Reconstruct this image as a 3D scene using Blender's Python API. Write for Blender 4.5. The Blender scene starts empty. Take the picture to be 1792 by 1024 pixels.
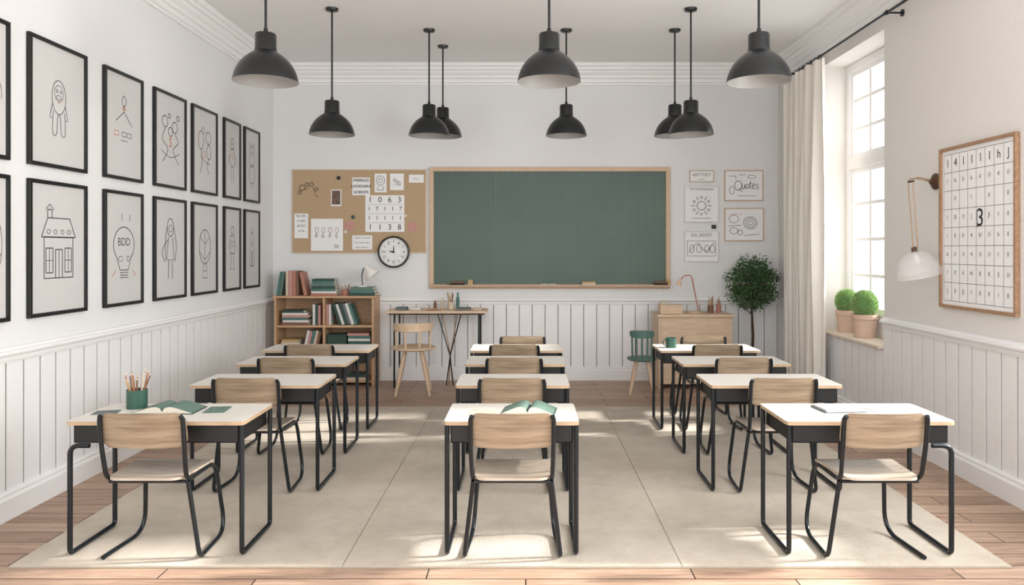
import bpy, bmesh, math, random
from mathutils import Vector, Matrix
random.seed(7)
scene=bpy.context.scene
COL=scene.collection
pi=math.pi
# ------------------------------------------------------------------ materials
def lin(c):
    c=c/255.0
    return c/12.92 if c<=0.04045 else ((c+0.055)/1.055)**2.4
def rgb(r,g,b): return (lin(r),lin(g),lin(b),1)
def newmat(name):
    m=bpy.data.materials.new(name); m.use_nodes=True
    nt=m.node_tree; b=nt.nodes['Principled BSDF']
    return m,nt,b
def mat(name,col,rough=0.6,var=0.06,bump=0.0,scale=20,metal=0.0,spec=0.5):
    m,nt,b=newmat(name)
    tc=nt.nodes.new('ShaderNodeTexCoord'); n=nt.nodes.new('ShaderNodeTexNoise')
    n.inputs['Scale'].default_value=scale; n.inputs['Detail'].default_value=4
    nt.links.new(tc.outputs['Object'],n.inputs['Vector'])
    r=nt.nodes.new('ShaderNodeValToRGB')
    c=rgb(*col)
    r.color_ramp.elements[0].position=0.3; r.color_ramp.elements[1].position=0.7
    r.color_ramp.elements[0].color=(c[0]*(1-var),c[1]*(1-var),c[2]*(1-var),1)
    r.color_ramp.elements[1].color=(min(1,c[0]*(1+var)),min(1,c[1]*(1+var)),min(1,c[2]*(1+var)),1)
    nt.links.new(n.outputs['Fac'],r.inputs['Fac']); nt.links.new(r.outputs['Color'],b.inputs['Base Color'])
    b.inputs['Roughness'].default_value=rough; b.inputs['Metallic'].default_value=metal
    b.inputs['Specular IOR Level'].default_value=spec
    if bump>0:
        bp=nt.nodes.new('ShaderNodeBump'); bp.inputs['Strength'].default_value=bump; bp.inputs['Distance'].default_value=0.01
        nt.links.new(n.outputs['Fac'],bp.inputs['Height']); nt.links.new(bp.outputs['Normal'],b.inputs['Normal'])
    return m
def wood(name,c1,c2,sc=(3,40,40),rough=0.5):
    m,nt,b=newmat(name)
    tc=nt.nodes.new('ShaderNodeTexCoord'); mp=nt.nodes.new('ShaderNodeMapping'); mp.inputs['Scale'].default_value=sc
    n=nt.nodes.new('ShaderNodeTexNoise'); n.inputs['Scale'].default_value=1.6; n.inputs['Detail'].default_value=6; n.inputs['Distortion'].default_value=0.6
    r=nt.nodes.new('ShaderNodeValToRGB'); r.color_ramp.elements[0].position=0.32; r.color_ramp.elements[1].position=0.68
    r.color_ramp.elements[0].color=rgb(*c1); r.color_ramp.elements[1].color=rgb(*c2)
    nt.links.new(tc.outputs['Object'],mp.inputs['Vector']); nt.links.new(mp.outputs['Vector'],n.inputs['Vector'])
    nt.links.new(n.outputs['Fac'],r.inputs['Fac']); nt.links.new(r.outputs['Color'],b.inputs['Base Color'])
    b.inputs['Roughness'].default_value=rough
    bp=nt.nodes.new('ShaderNodeBump'); bp.inputs['Strength'].default_value=0.1; bp.inputs['Distance'].default_value=0.005
    nt.links.new(n.outputs['Fac'],bp.inputs['Height']); nt.links.new(bp.outputs['Normal'],b.inputs['Normal'])
    return m
def floor_mat():
    m,nt,b=newmat('floor_planks')
    tc=nt.nodes.new('ShaderNodeTexCoord')
    br=nt.nodes.new('ShaderNodeTexBrick'); br.offset=0.37; br.inputs['Scale'].default_value=1
    br.inputs['Brick Width'].default_value=1.35; br.inputs['Row Height'].default_value=0.155
    br.inputs['Mortar Size'].default_value=0.004; br.inputs['Mortar Smooth'].default_value=0.2
    br.inputs['Color1'].default_value=rgb(196,168,146); br.inputs['Color2'].default_value=rgb(168,139,118)
    br.inputs['Mortar'].default_value=rgb(62,46,38)
    nt.links.new(tc.outputs['Object'],br.inputs['Vector'])
    mp=nt.nodes.new('ShaderNodeMapping'); mp.inputs['Scale'].default_value=(1.3,20,10)
    n=nt.nodes.new('ShaderNodeTexNoise'); n.inputs['Scale'].default_value=1.8; n.inputs['Detail'].default_value=9; n.inputs['Roughness'].default_value=0.62; n.inputs['Distortion'].default_value=1.4
    nt.links.new(tc.outputs['Object'],mp.inputs['Vector']); nt.links.new(mp.outputs['Vector'],n.inputs['Vector'])
    r=nt.nodes.new('ShaderNodeValToRGB'); r.color_ramp.elements[0].position=0.3; r.color_ramp.elements[1].position=0.62
    r.color_ramp.elements[0].color=(0.46,0.40,0.36,1); r.color_ramp.elements[1].color=(1,1,1,1)
    nt.links.new(n.outputs['Fac'],r.inputs['Fac'])
    mx=nt.nodes.new('ShaderNodeMix'); mx.data_type='RGBA'; mx.blend_type='MULTIPLY'; mx.inputs['Factor'].default_value=0.8
    nt.links.new(br.outputs['Color'],mx.inputs['A']); nt.links.new(r.outputs['Color'],mx.inputs['B'])
    mk=nt.nodes.new('ShaderNodeMapping'); mk.inputs['Scale'].default_value=(1.2,3.6,1)
    vo=nt.nodes.new('ShaderNodeTexVoronoi'); vo.inputs['Scale'].default_value=1.4
    nt.links.new(tc.outputs['Object'],mk.inputs['Vector']); nt.links.new(mk.outputs['Vector'],vo.inputs['Vector'])
    rk=nt.nodes.new('ShaderNodeValToRGB'); rk.color_ramp.elements[0].position=0.03; rk.color_ramp.elements[1].position=0.10
    rk.color_ramp.elements[0].color=(0.45,0.34,0.27,1); rk.color_ramp.elements[1].color=(1,1,1,1)
    nt.links.new(vo.outputs['Distance'],rk.inputs['Fac'])
    m2=nt.nodes.new('ShaderNodeMix'); m2.data_type='RGBA'; m2.blend_type='MULTIPLY'; m2.inputs['Factor'].default_value=0.8
    nt.links.new(mx.outputs['Result'],m2.inputs['A']); nt.links.new(rk.outputs['Color'],m2.inputs['B'])
    nt.links.new(m2.outputs['Result'],b.inputs['Base Color']); b.inputs['Roughness'].default_value=0.45
    bp=nt.nodes.new('ShaderNodeBump'); bp.inputs['Strength'].default_value=0.3; bp.inputs['Distance'].default_value=0.004; bp.invert=True
    nt.links.new(br.outputs['Fac'],bp.inputs['Height']); nt.links.new(bp.outputs['Normal'],b.inputs['Normal'])
    return m
def rug_mat():
    m,nt,b=newmat('woven_rug')
    tc=nt.nodes.new('ShaderNodeTexCoord')
    w1=nt.nodes.new('ShaderNodeTexWave'); w1.bands_direction='X'; w1.inputs['Scale'].default_value=24
    w2=nt.nodes.new('ShaderNodeTexWave'); w2.bands_direction='Y'; w2.inputs['Scale'].default_value=16
    for w in (w1,w2):
        w.inputs['Distortion'].default_value=0.5; w.inputs['Detail'].default_value=1
        nt.links.new(tc.outputs['Object'],w.inputs['Vector'])
    mu=nt.nodes.new('ShaderNodeMath'); mu.operation='MULTIPLY'
    nt.links.new(w1.outputs['Fac'],mu.inputs[0]); nt.links.new(w2.outputs['Fac'],mu.inputs[1])
    n=nt.nodes.new('ShaderNodeTexNoise'); n.inputs['Scale'].default_value=3; n.inputs['Detail'].default_value=9; n.inputs['Roughness'].default_value=0.75
    nt.links.new(tc.outputs['Object'],n.inputs['Vector'])
    ad=nt.nodes.new('ShaderNodeMath'); ad.operation='MULTIPLY_ADD'; ad.inputs[1].default_value=0.45
    nt.links.new(mu.outputs[0],ad.inputs[0]); nt.links.new(n.outputs['Fac'],ad.inputs[2])
    r=nt.nodes.new('ShaderNodeValToRGB'); r.color_ramp.elements[0].position=0.3; r.color_ramp.elements[1].position=0.95
    r.color_ramp.elements[0].color=rgb(172,161,146); r.color_ramp.elements[1].color=rgb(214,204,190)
    nt.links.new(ad.outputs[0],r.inputs['Fac']); nt.links.new(r.outputs['Color'],b.inputs['Base Color'])
    b.inputs['Roughness'].default_value=0.95; b.inputs['Specular IOR Level'].default_value=0.1
    bp=nt.nodes.new('ShaderNodeBump'); bp.inputs['Strength'].default_value=0.35; bp.inputs['Distance'].default_value=0.003
    nt.links.new(mu.outputs[0],bp.inputs['Height']); nt.links.new(bp.outputs['Normal'],b.inputs['Normal'])
    return m
def chalk_mat():
    m,nt,b=newmat('chalkboard_green')
    tc=nt.nodes.new('ShaderNodeTexCoord')
    mp=nt.nodes.new('ShaderNodeMapping'); mp.inputs['Rotation'].default_value=(-pi/2,0,0)
    br=nt.nodes.new('ShaderNodeTexBrick'); br.offset=0; br.inputs['Scale'].default_value=1
    br.inputs['Brick Width'].default_value=0.105; br.inputs['Row Height'].default_value=0.105
    br.inputs['Mortar Size'].default_value=0.0016; br.inputs['Mortar Smooth'].default_value=0.4
    br.inputs['Color1'].default_value=rgb(69,90,79); br.inputs['Color2'].default_value=rgb(70,92,80)
    br.inputs['Mortar'].default_value=rgb(86,107,95)
    nt.links.new(tc.outputs['Object'],mp.inputs['Vector']); nt.links.new(mp.outputs['Vector'],br.inputs['Vector'])
    n=nt.nodes.new('ShaderNodeTexNoise'); n.inputs['Scale'].default_value=0.9; n.inputs['Detail'].default_value=3
    nt.links.new(tc.outputs['Object'],n.inputs['Vector'])
    r=nt.nodes.new('ShaderNodeValToRGB'); r.color_ramp.elements[0].color=(0.7,0.7,0.7,1); r.color_ramp.elements[1].color=(1.3,1.3,1.3,1)
    nt.links.new(n.outputs['Fac'],r.inputs['Fac'])
    mx=nt.nodes.new('ShaderNodeMix'); mx.data_type='RGBA'; mx.blend_type='MULTIPLY'; mx.inputs['Factor'].default_value=1
    nt.links.new(br.outputs['Color'],mx.inputs['A']); nt.links.new(r.outputs['Color'],mx.inputs['B'])
    nt.links.new(mx.outputs['Result'],b.inputs['Base Color']); b.inputs['Roughness'].default_value=0.4
    return m

M_wall=mat('wall_paint',(227,227,226),0.9,0.012,0.3,60,spec=0.2)
M_wallR=mat('wall_paint_warm',(224,220,215),0.9,0.012,0.3,60,spec=0.2)
M_ceil=mat('ceiling_paint',(240,239,238),0.9,0.01,spec=0.2)
M_trim=mat('trim_paint',(238,237,236),0.5,0.01)
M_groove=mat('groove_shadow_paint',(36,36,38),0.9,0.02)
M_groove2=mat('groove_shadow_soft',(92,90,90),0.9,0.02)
M_floor=floor_mat(); M_rug=rug_mat(); M_rugseam=mat('rug_seam',(164,152,135),0.95,0.05)
M_chalk=chalk_mat(); M_chalkline=mat('chalk_seam',(112,131,120),0.8); M_chalkline2=mat('chalk_seam_faint',(90,110,98),0.8)
M_lightwood=wood('light_wood',(200,172,142),(220,195,167))
M_sill=wood('sill_wood',(214,198,178),(230,216,198))
M_framewood=wood('frame_wood',(192,162,132),(214,187,159),(30,30,30))
M_shelfwood=wood('shelf_wood',(180,142,106),(203,168,132),(3,30,30))
M_chairwood=wood('chair_ply',(130,111,91),(164,144,120),(2.5,8,36),0.4)
M_seatwood=wood('seat_ply',(174,157,140),(198,184,168),(4,22,22),0.35)
M_desk=mat('desk_laminate',(219,214,206),0.4,0.01)
M_deskedge=wood('desk_edge',(174,146,115),(198,172,142),(3,20,20))
M_tray=mat('desk_tray_metal',(12,12,14),0.5,0.05)
M_black=mat('black_metal',(21,28,33),0.25,0.05,metal=0.2)
M_frameblack=mat('black_frame',(12,14,16),0.35,0.05)
M_lamp=mat('lamp_black',(16,19,21),0.3,0.04)
M_lampw=mat('lamp_inner_white',(235,232,226),0.5,0.01)
M_lampi=mat('lamp_inner_grey',(162,159,155),0.5,0.02)
M_brass=mat('pale_brass',(168,138,108),0.35,0.03,metal=0.5)
M_dkbrass=mat('dark_bronze',(92,68,52),0.4,0.05,metal=0.5)
M_paper=mat('paper',(238,237,236),0.85,0.01)
M_mat=mat('drawing_paper',(203,201,199),0.85,0.01)
M_ink=mat('ink',(42,41,41),0.8)
M_inkl=mat('pencil_line',(84,80,78),0.8)
M_inko=mat('orange_crayon',(196,124,78),0.8)
M_pin=mat('cork_board',(183,158,126),0.9,0.05,0.2,90)
M_green=mat('green_plastic',(48,86,72),0.45,0.05)
M_chgreen=mat('muted_green_paint',(80,112,102),0.45,0.05)
M_dgreen=mat('dark_green_cover',(40,68,61),0.5,0.05)
M_sage=mat('sage_green_page',(94,118,107),0.6,0.05)
M_terra=mat('terracotta',(212,182,162),0.8,0.04)
M_leaf=mat('leaf_green',(56,90,46),0.6,0.4,scale=9)
M_cactus=mat('cactus_green',(104,144,80),0.7,0.15,scale=30)
M_cactusf=mat('cactus_spine',(158,186,122),0.7,0.2,scale=30)
M_bark=mat('bark',(74,53,40),0.85,0.2,0.3,30)
M_soil=mat('soil',(60,46,38),0.95,0.2,0.3,60)
M_pencil=wood('pencil_wood',(144,90,57),(176,120,80),(20,20,3))
M_lead=mat('pencil_tip',(50,45,42),0.6)
M_pink=mat('pink_cover',(192,142,134),0.6); M_white=mat('white_cover',(218,215,210),0.6)
M_teal=mat('teal_cover',(72,114,108),0.5); M_brown=mat('brown_cover',(122,89,70),0.6)
M_cream=mat('cream_cover',(206,190,168),0.6); M_salmon=mat('salmon_cover',(174,120,102),0.6)
M_grey=mat('grey_cover',(100,108,108),0.6); M_pages=mat('book_pages',(220,212,198),0.85,0.03)
M_photo=mat('photo_print',(106,83,73),0.5,0.6,scale=25)
M_curt=mat('curtain_linen',(230,224,215),0.95,0.03,0.3,150,spec=0.1)
M_clock=mat('clock_face',(232,231,229),0.6)
M_dark=mat('dark_eraser',(52,46,40),0.8)
M_yellow=mat('yellow_box',(188,160,110),0.7)
M_frost,_nt,_b=newmat('frosted_shade')
_n=_nt.nodes.new('ShaderNodeTexNoise'); _n.inputs['Scale'].default_value=8
_r=_nt.nodes.new('ShaderNodeValToRGB'); _r.color_ramp.elements[0].color=(0.90,0.89,0.88,1); _r.color_ramp.elements[1].color=(0.96,0.95,0.94,1)
_nt.links.new(_n.outputs['Fac'],_r.inputs['Fac']); _nt.links.new(_r.outputs['Color'],_b.inputs['Base Color'])
_b.inputs['Roughness'].default_value=0.08; _b.inputs['Alpha'].default_value=0.2

# ------------------------------------------------------------------ mesh helper
_textcache={}
def text_geo(s):
    if s in _textcache: return _textcache[s]
    cu=bpy.data.curves.new('txt','FONT'); cu.body=s; cu.size=1; cu.align_x='CENTER'; cu.align_y='CENTER'; cu.resolution_u=3
    ob=bpy.data.objects.new('txt',cu); COL.objects.link(ob)
    dg=bpy.context.evaluated_depsgraph_get(); dg.update()
    me=bpy.data.meshes.new_from_object(ob.evaluated_get(dg))
    vs=[(v.co.x,v.co.y) for v in me.vertices]; fs=[list(p.vertices) for p in me.polygons]
    bpy.data.objects.remove(ob); bpy.data.curves.remove(cu); bpy.data.meshes.remove(me)
    _textcache[s]=(vs,fs); return vs,fs

def fillet(pts,r,n=5):
    pts=[Vector(p) for p in pts]; out=[pts[0]]
    rl=r if isinstance(r,(list,tuple)) else [r]*len(pts)
    for i in range(1,len(pts)-1):
        a,b,c=pts[i-1],pts[i],pts[i+1]
        d1=(a-b); d2=(c-b); rr=min(rl[i],d1.length*0.48,d2.length*0.48)
        p1=b+d1.normalized()*rr; p2=b+d2.normalized()*rr
        for j in range(n+1):
            t=j/n; out.append(p1*(1-t)**2+b*2*t*(1-t)+p2*t*t)
    out.append(pts[-1]); return out

class MB:
    def __init__(s): s.v=[]; s.f=[]; s.m=[]; s.M=None
    def add(s,vs,fs,mi=0):
        b=len(s.v)
        for p in vs:
            p=Vector(p); s.v.append(s.M@p if s.M else p)
        for f in fs: s.f.append([b+i for i in f]); s.m.append(mi)
    def box(s,x0,x1,y0,y1,z0,z1,mi=0,top=None):
        vs=[(x0,y0,z0),(x1,y0,z0),(x1,y1,z0),(x0,y1,z0),(x0,y0,z1),(x1,y0,z1),(x1,y1,z1),(x0,y1,z1)]
        fs=[(0,3,2,1),(0,1,5,4),(1,2,6,5),(2,3,7,6),(3,0,4,7)]
        s.add(vs,fs,mi); s.f.append([len(s.v)-8+i for i in (4,5,6,7)]); s.m.append(mi if top is None else top)
    def cyl(s,p0,p1,r0,r1=None,n=12,mi=0):
        s.tube([p0,p1],[r0,r0 if r1 is None else r1],n,mi)
    def tube(s,pts,r,n=8,mi=0,closed=False):
        pts=[Vector(p) for p in pts]; N=len(pts)
        rs=r if isinstance(r,(list,tuple)) else [r]*N
        t=(pts[1]-pts[0]).normalized(); up=Vector((0,0,1)) if abs(t.z)<0.9 else Vector((1,0,0))
        nrm=(up-t*up.dot(t)).normalized(); vs=[]
        for i in range(N):
            if i==0: tt=(pts[1]-pts[0])
            elif i==N-1: tt=(pts[-1]-pts[-2])
            else: tt=(pts[i+1]-pts[i]).normalized()+(pts[i]-pts[i-1]).normalized()
            if closed and i in(0,N-1): tt=pts[1]-pts[-2]
            tt=tt.normalized(); nrm=(nrm-tt*nrm.dot(tt)).normalized(); bn=tt.cross(nrm)
            for j in range(n):
                a=2*pi*j/n; vs.append(pts[i]+(nrm*math.cos(a)+bn*math.sin(a))*rs[i])
        fs=[]
        for i in range(N-1):
            for j in range(n):
                k=(j+1)%n; fs.append((i*n+j,i*n+k,(i+1)*n+k,(i+1)*n+j))
        fs.append(tuple(range(n-1,-1,-1))); fs.append(tuple((N-1)*n+j for j in range(n)))
        s.add(vs,fs,mi)
    def lathe(s,prof,n=28,mi=0,c=(0,0,0),mis=None,R=None):
        vs=[];fs=[];c=Vector(c)
        for (r,z) in prof:
            for j in range(n):
                a=2*pi*j/n; p=Vector((max(r,1e-4)*math.cos(a),max(r,1e-4)*math.sin(a),z))
                if R: p=R@p
                vs.append(p+c)
        b=len(s.f)
        for i in range(len(prof)-1):
            for j in range(n):
                k=(j+1)%n; fs.append((i*n+j,i*n+k,(i+1)*n+k,(i+1)*n+j))
        s.add(vs,fs,mi)
        if mis:
            for i in range(len(prof)-1):
                for j in range(n): s.m[b+i*n+j]=mis[i]
    def panel(s,w,h,r,t,fn,mi=0,nu=14,nv=14):
        def P(i,j,side):
            v=math.sin((-1+2*j/nv)*pi/2)*h/2
            e=h/2-abs(v); hw=w/2
            if e<r: hw=w/2-r+math.sqrt(max(0,r*r-(r-e)**2))
            u=(-1+2*i/nu)*hw
            return fn(u,v,side*t/2)
        vs=[];W=nu+1
        for side in (-1,1):
            for j in range(nv+1):
                for i in range(W): vs.append(P(i,j,side))
        fs=[];K=W*(nv+1)
        for j in range(nv):
            for i in range(nu):
                a=j*W+i; fs.append((a,a+1,a+W+1,a+W)); fs.append((K+a,K+a+W,K+a+W+1,K+a+1))
        for j in range(nv):
            a=j*W; fs.append((a,a+W,K+a+W,K+a)); a=j*W+nu; fs.append((a,K+a,K+a+W,a+W))
        for i in range(nu):
            a=i; fs.append((a,K+a,K+a+1,a+1)); a=nv*W+i; fs.append((a,a+1,K+a+1,K+a))
        s.add(vs,fs,mi)
    def rect(s,x0,x1,z0,z1,y,mi=0): s.add([(x0,y,z0),(x1,y,z0),(x1,y,z1),(x0,y,z1)],[(0,1,2,3)],mi)
    def stroke(s,pts,w,y,mi=0):
        pts=[Vector((p[0],p[1])) for p in pts]; vs=[];N=len(pts)
        for i in range(N):
            a=pts[max(0,i-1)]; b=pts[min(N-1,i+1)]; d=(b-a)
            if (pts[0]-pts[-1]).length<1e-6 and i in(0,N-1): d=pts[1]-pts[-2]
            if d.length<1e-9: d=Vector((1,0))
            d.normalize(); nn=Vector((-d.y,d.x))*w/2
            vs.append((pts[i].x-nn.x,y,pts[i].y-nn.y)); vs.append((pts[i].x+nn.x,y,pts[i].y+nn.y))
        s.add(vs,[(2*i,2*i+2,2*i+3,2*i+1) for i in range(N-1)],mi)
    def curve(s,pts,w,y,mi=0,n=6):
        P=[Vector((p[0],p[1])) for p in pts]; out=[]
        for i in range(len(P)-1):
            a=P[max(0,i-1)];b=P[i];c=P[i+1];d=P[min(len(P)-1,i+2)]
            for j in range(n):
                t=j/n; out.append(0.5*((2*b)+(c-a)*t+(2*a-5*b+4*c-d)*t*t+(3*b-a-3*c+d)*t**3))
        out.append(P[-1]); s.stroke(out,w,y,mi)
    def seg(s,pts,w,y,mi=0):
        for a,b in zip(pts[:-1],pts[1:]): s.stroke([a,b],w,y,mi)
    def circ(s,cx,cz,rx,rz,w,y,mi=0,a0=0,a1=2*pi,n=22):
        s.stroke([(cx+rx*math.cos(a0+(a1-a0)*i/n),cz+rz*math.sin(a0+(a1-a0)*i/n)) for i in range(n+1)],w,y,mi)
    def disc(s,cx,cz,r,y,mi=0,n=16):
        s.add([(cx+r*math.cos(2*pi*i/n),y,cz+r*math.sin(2*pi*i/n)) for i in range(n)],[tuple(range(n))],mi)
    def text(s,t,cx,cz,size,y,mi=0,sx=1.0,sh=0.0):
        vs,fs=text_geo(t); s.add([(cx+a*size*sx+b*size*sh,y,cz+b*size) for a,b in vs],fs,mi)
    def obj(s,name,mats,parent=None,loc=(0,0,0),rot=(0,0,0),smooth=True,bevel=0,recalc=True):
        me=bpy.data.meshes.new(name); me.from_pydata([tuple(v) for v in s.v],[],s.f)
        if not isinstance(mats,(list,tuple)): mats=[mats]
        for m in mats: me.materials.append(m)
        me.polygons.foreach_set('material_index',s.m)
        if recalc:
            bm=bmesh.new(); bm.from_mesh(me); bmesh.ops.recalc_face_normals(bm,faces=bm.faces); bm.to_mesh(me); bm.free()
        if smooth:
            me.polygons.foreach_set('use_smooth',[True]*len(me.polygons)); me.set_sharp_from_angle(angle=math.radians(38))
        me.update()
        o=bpy.data.objects.new(name,me); COL.objects.link(o)
        o.location=loc; o.rotation_euler=rot
        if parent: o.parent=parent
        if bevel:
            b=o.modifiers.new('bevel','BEVEL'); b.width=bevel; b.segments=2; b.limit_method='ANGLE'; b.angle_limit=math.radians(50)
        return o
def tag(o,label,cat,group=None):
    o['label']=label; o['category']=cat
    if group: o['group']=group
    return o
def thing(name,label,cat,loc=(0,0,0),rot=(0,0,0),group=None):
    e=bpy.data.objects.new(name,None); e.empty_display_size=0.1; COL.objects.link(e)
    e.location=loc; e.rotation_euler=rot
    return tag(e,label,cat,group)
def structure(o,label=None):
    o['kind']='structure'
    if label: o['label']=label
    return o

# ------------------------------------------------------------------ dimensions (metres)
XL,XR=-3.2,3.2; YB=9.41; YF=-0.6; HC=3.98; EYE=1.65
WZ0,WZ1=0.79,3.62; W1=(6.63,8.05); W2=(1.5,4.65)  # W2: unseen opening near the camera, added to let sun onto the rug
# ------------------------------------------------------------------ shell
mb=MB(); mb.box(XL-0.3,XR+0.5,YF,YB+0.2,-0.12,0); structure(mb.obj('floor',M_floor,smooth=False),'light brown wooden plank floor')
mb=MB(); mb.box(XL-0.3,XR+0.5,YF,YB+0.2,HC,HC+0.12); structure(mb.obj('ceiling',M_ceil,smooth=False),'plain white plaster ceiling')
mb=MB(); mb.box(XL-0.2,XR+0.4,YB,YB+0.15,0,HC); structure(mb.obj('wall_back',M_wall,smooth=False),'off-white plaster wall with panelling')
mb=MB(); mb.box(XL-0.2,XL,YF,YB,0,HC); structure(mb.obj('wall_left',M_wall,smooth=False),'off-white plaster wall with framed drawings')
mb=MB(); X2=XR+0.4
mb.box(XR,X2,W1[1],YB,0,HC); mb.box(XR,X2,W1[0],W1[1],0,WZ0-0.03); mb.box(XR,X2,W1[0],W1[1],WZ1,HC)
mb.box(XR,X2,W2[1],W1[0],0,HC); mb.box(XR,X2,W2[0],W2[1],0,WZ0-0.03); mb.box(XR,X2,W2[0],W2[1],WZ1,HC); mb.box(XR,X2,YF,W2[0],0,HC)
structure(mb.obj('wall_right',M_wallR,smooth=False),'warm white plaster wall with deep window recess')
def wall_frame(side):
    if side=='back': return Matrix.Translation((0,YB,0))
    if side=='left': return Matrix.Translation((XL,0,0))@Matrix.Rotation(pi/2,4,'Z')
    return Matrix.Translation((XR,0,0))@Matrix.Rotation(-pi/2,4,'Z')
def run(side,a,b):
    return (a,b) if side in('back','left') else (-b,-a)
def wainscot(name,side,a,b,top):
    mb=MB(); mb.M=wall_frame(side); x0,x1=run(side,a,b)
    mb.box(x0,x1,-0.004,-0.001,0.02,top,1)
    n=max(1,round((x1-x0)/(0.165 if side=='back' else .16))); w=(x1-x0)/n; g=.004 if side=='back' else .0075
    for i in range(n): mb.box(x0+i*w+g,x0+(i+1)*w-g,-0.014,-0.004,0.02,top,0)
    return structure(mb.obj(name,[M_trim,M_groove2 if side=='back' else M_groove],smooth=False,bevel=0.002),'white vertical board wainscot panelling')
def prof_run(mb,side,a,b,prof,mi=0):
    mb.M=wall_frame(side); x0,x1=run(side,a,b); n=len(prof)
    vs=[(x0,-p[0],p[1]) for p in prof]+[(x1,-p[0],p[1]) for p in prof]
    fs=[(i,(i+1)%n,n+(i+1)%n,n+i) for i in range(n)]+[tuple(range(n)),tuple(range(2*n-1,n-1,-1))]
    mb.add(vs,fs,mi); mb.M=None
RAIL=[(0.001,0.955),(0.022,0.955),(0.028,0.972),(0.028,0.992),(0.048,1.0),(0.054,1.012),(0.05,1.026),(0.03,1.032),(0.024,1.045),(0.001,1.05)]
BASE=[(0.001,0.0),(0.034,0.0),(0.034,0.125),(0.03,0.135),(0.022,0.14),(0.022,0.158),(0.012,0.168),(0.001,0.17)]
CROWN=[(0.001,HC-0.25),(0.022,HC-0.25),(0.026,HC-0.225),(0.045,HC-0.22),(0.05,HC-0.18),(0.075,HC-0.17),(0.08,HC-0.14),(0.11,HC-0.115),(0.125,HC-0.085),(0.15,HC-0.08),(0.155,HC-0.05),(0.18,HC-0.04),(0.195,HC-0.002),(0.001,HC-0.002)]
wainscot('trim_1','back',XL+0.02,XR-0.02,0.96)
wainscot('trim_2','left',YF,YB-0.02,0.96)
wainscot('trim_3','right',W2[1],W1[0]-0.002,0.96)
wainscot('trim_4','right',W1[0]+0.001,W1[1]-0.001,WZ0-0.035)
wainscot('trim_5','right',W1[1]+0.002,YB-0.02,0.96)
for nm,side,a,b in (('baseboard_back','back',XL+0.02,XR-0.02),('baseboard_left','left',YF,YB-0.02),('baseboard_right','right',YF,YB-0.02)):
    mb=MB(); mbp=[(p[0]+0.018,p[1]) if p[0]>0.002 else p for p in BASE]; prof_run(mb,side,a,b,mbp); structure(mb.obj(nm,M_trim,smooth=False),'white moulded baseboard')
k=6
for side,a,b in (('back',XL+0.02,XR-0.02),('left',YF,YB-0.02),('right',W2[1],W1[0]-0.01),('right',W1[1]+0.01,YB-0.02)):
    mb=MB(); prof_run(mb,side,a,b,RAIL); structure(mb.obj('trim_%d'%k,M_trim,smooth=False),'white moulded chair rail'); k+=1
for side,a,b in (('back',XL+0.01,XR-0.01),('left',YF,YB-0.01),('right',YF,YB-0.01)):
    mb=MB(); prof_run(mb,side,a,b,CROWN); structure(mb.obj('trim_%d'%k,M_trim,smooth=False),'white stepped crown moulding'); k+=1
for nm,w in (('trim_%d'%k,W1),('trim_%d'%(k+1),W2)):
    mb=MB(); mb.box(XR-0.05,XR+0.36,w[0]+0.002,w[1]-0.002,WZ0-0.028,WZ0); structure(mb.obj(nm,M_sill,smooth=False,bevel=0.006),'pale wooden window sill')
def window(name,w):
    mb=MB(); y0,y1=w[0]+0.002,w[1]-0.002; x=XR+0.30
    zb,zt=WZ0+0.02,WZ1-0.002; zm=2.56; f=0.08
    mb.box(x-0.03,x+0.06,y0,y0+f,zb,zt); mb.box(x-0.03,x+0.06,y1-f,y1,zb,zt)
    mb.box(x-0.03,x+0.06,y0+f,y1-f,zt-f,zt); mb.box(x-0.03,x+0.06,y0+f,y1-f,zb-0.018,zb+0.20); mb.box(x-0.045,x+0.06,y0+f,y1-f,zm-0.055,zm+0.055)
    for (a,b,rows) in ((zb+0.20,zm-0.055,4),(zm+0.055,zt-f,3)):
        mb.box(x-0.008,x+0.03,y0+f,y0+f+0.05,a,b); mb.box(x-0.008,x+0.03,y1-f-0.05,y1-f,a,b)
        mb.box(x-0.007,x+0.029,y0+f+0.05,y1-f-0.05,a,a+0.05); mb.box(x-0.007,x+0.029,y0+f+0.05,y1-f-0.05,b-0.05,b)
        for i in range(1,rows):
            z=a+(b-a)*i/rows; mb.box(x+0.004,x+0.022,y0+f+0.05,y1-f-0.05,z-0.017,z+0.017)
        nc=max(2,round((y1-y0)/0.42))
        for i in range(1,nc):
            y=y0+f+(y1-y0-2*f)*i/nc; mb.box(x+0.003,x+0.023,y-0.022,y+0.022,a+0.05,b-0.05)
    return structure(mb.obj(name,M_trim,smooth=False),'white multi-pane sash window with bright daylight outside')
window('window_1',W1); window('added_window_2',W2)  # the W2 window is out of view, added so its bars shape the sun patches

# ------------------------------------------------------------------ rug
mb=MB(); y0,y1=3.84,7.76
xs=[-2.68,-0.95,0.81,2.52]
mb.box(xs[0],xs[-1],y0,y1,0.001,0.007,1)
for i in range(3): mb.box(xs[i]+(.005 if i==0 else .0022),xs[i+1]-(.005 if i==2 else .0022),y0+0.005,y1-0.005,0.007,0.012,0)
tag(mb.obj('rug',[M_rug,M_rugseam],smooth=False),'large beige woven area rug with two seams under the desks','rug')
RZ=0.0125
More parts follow.
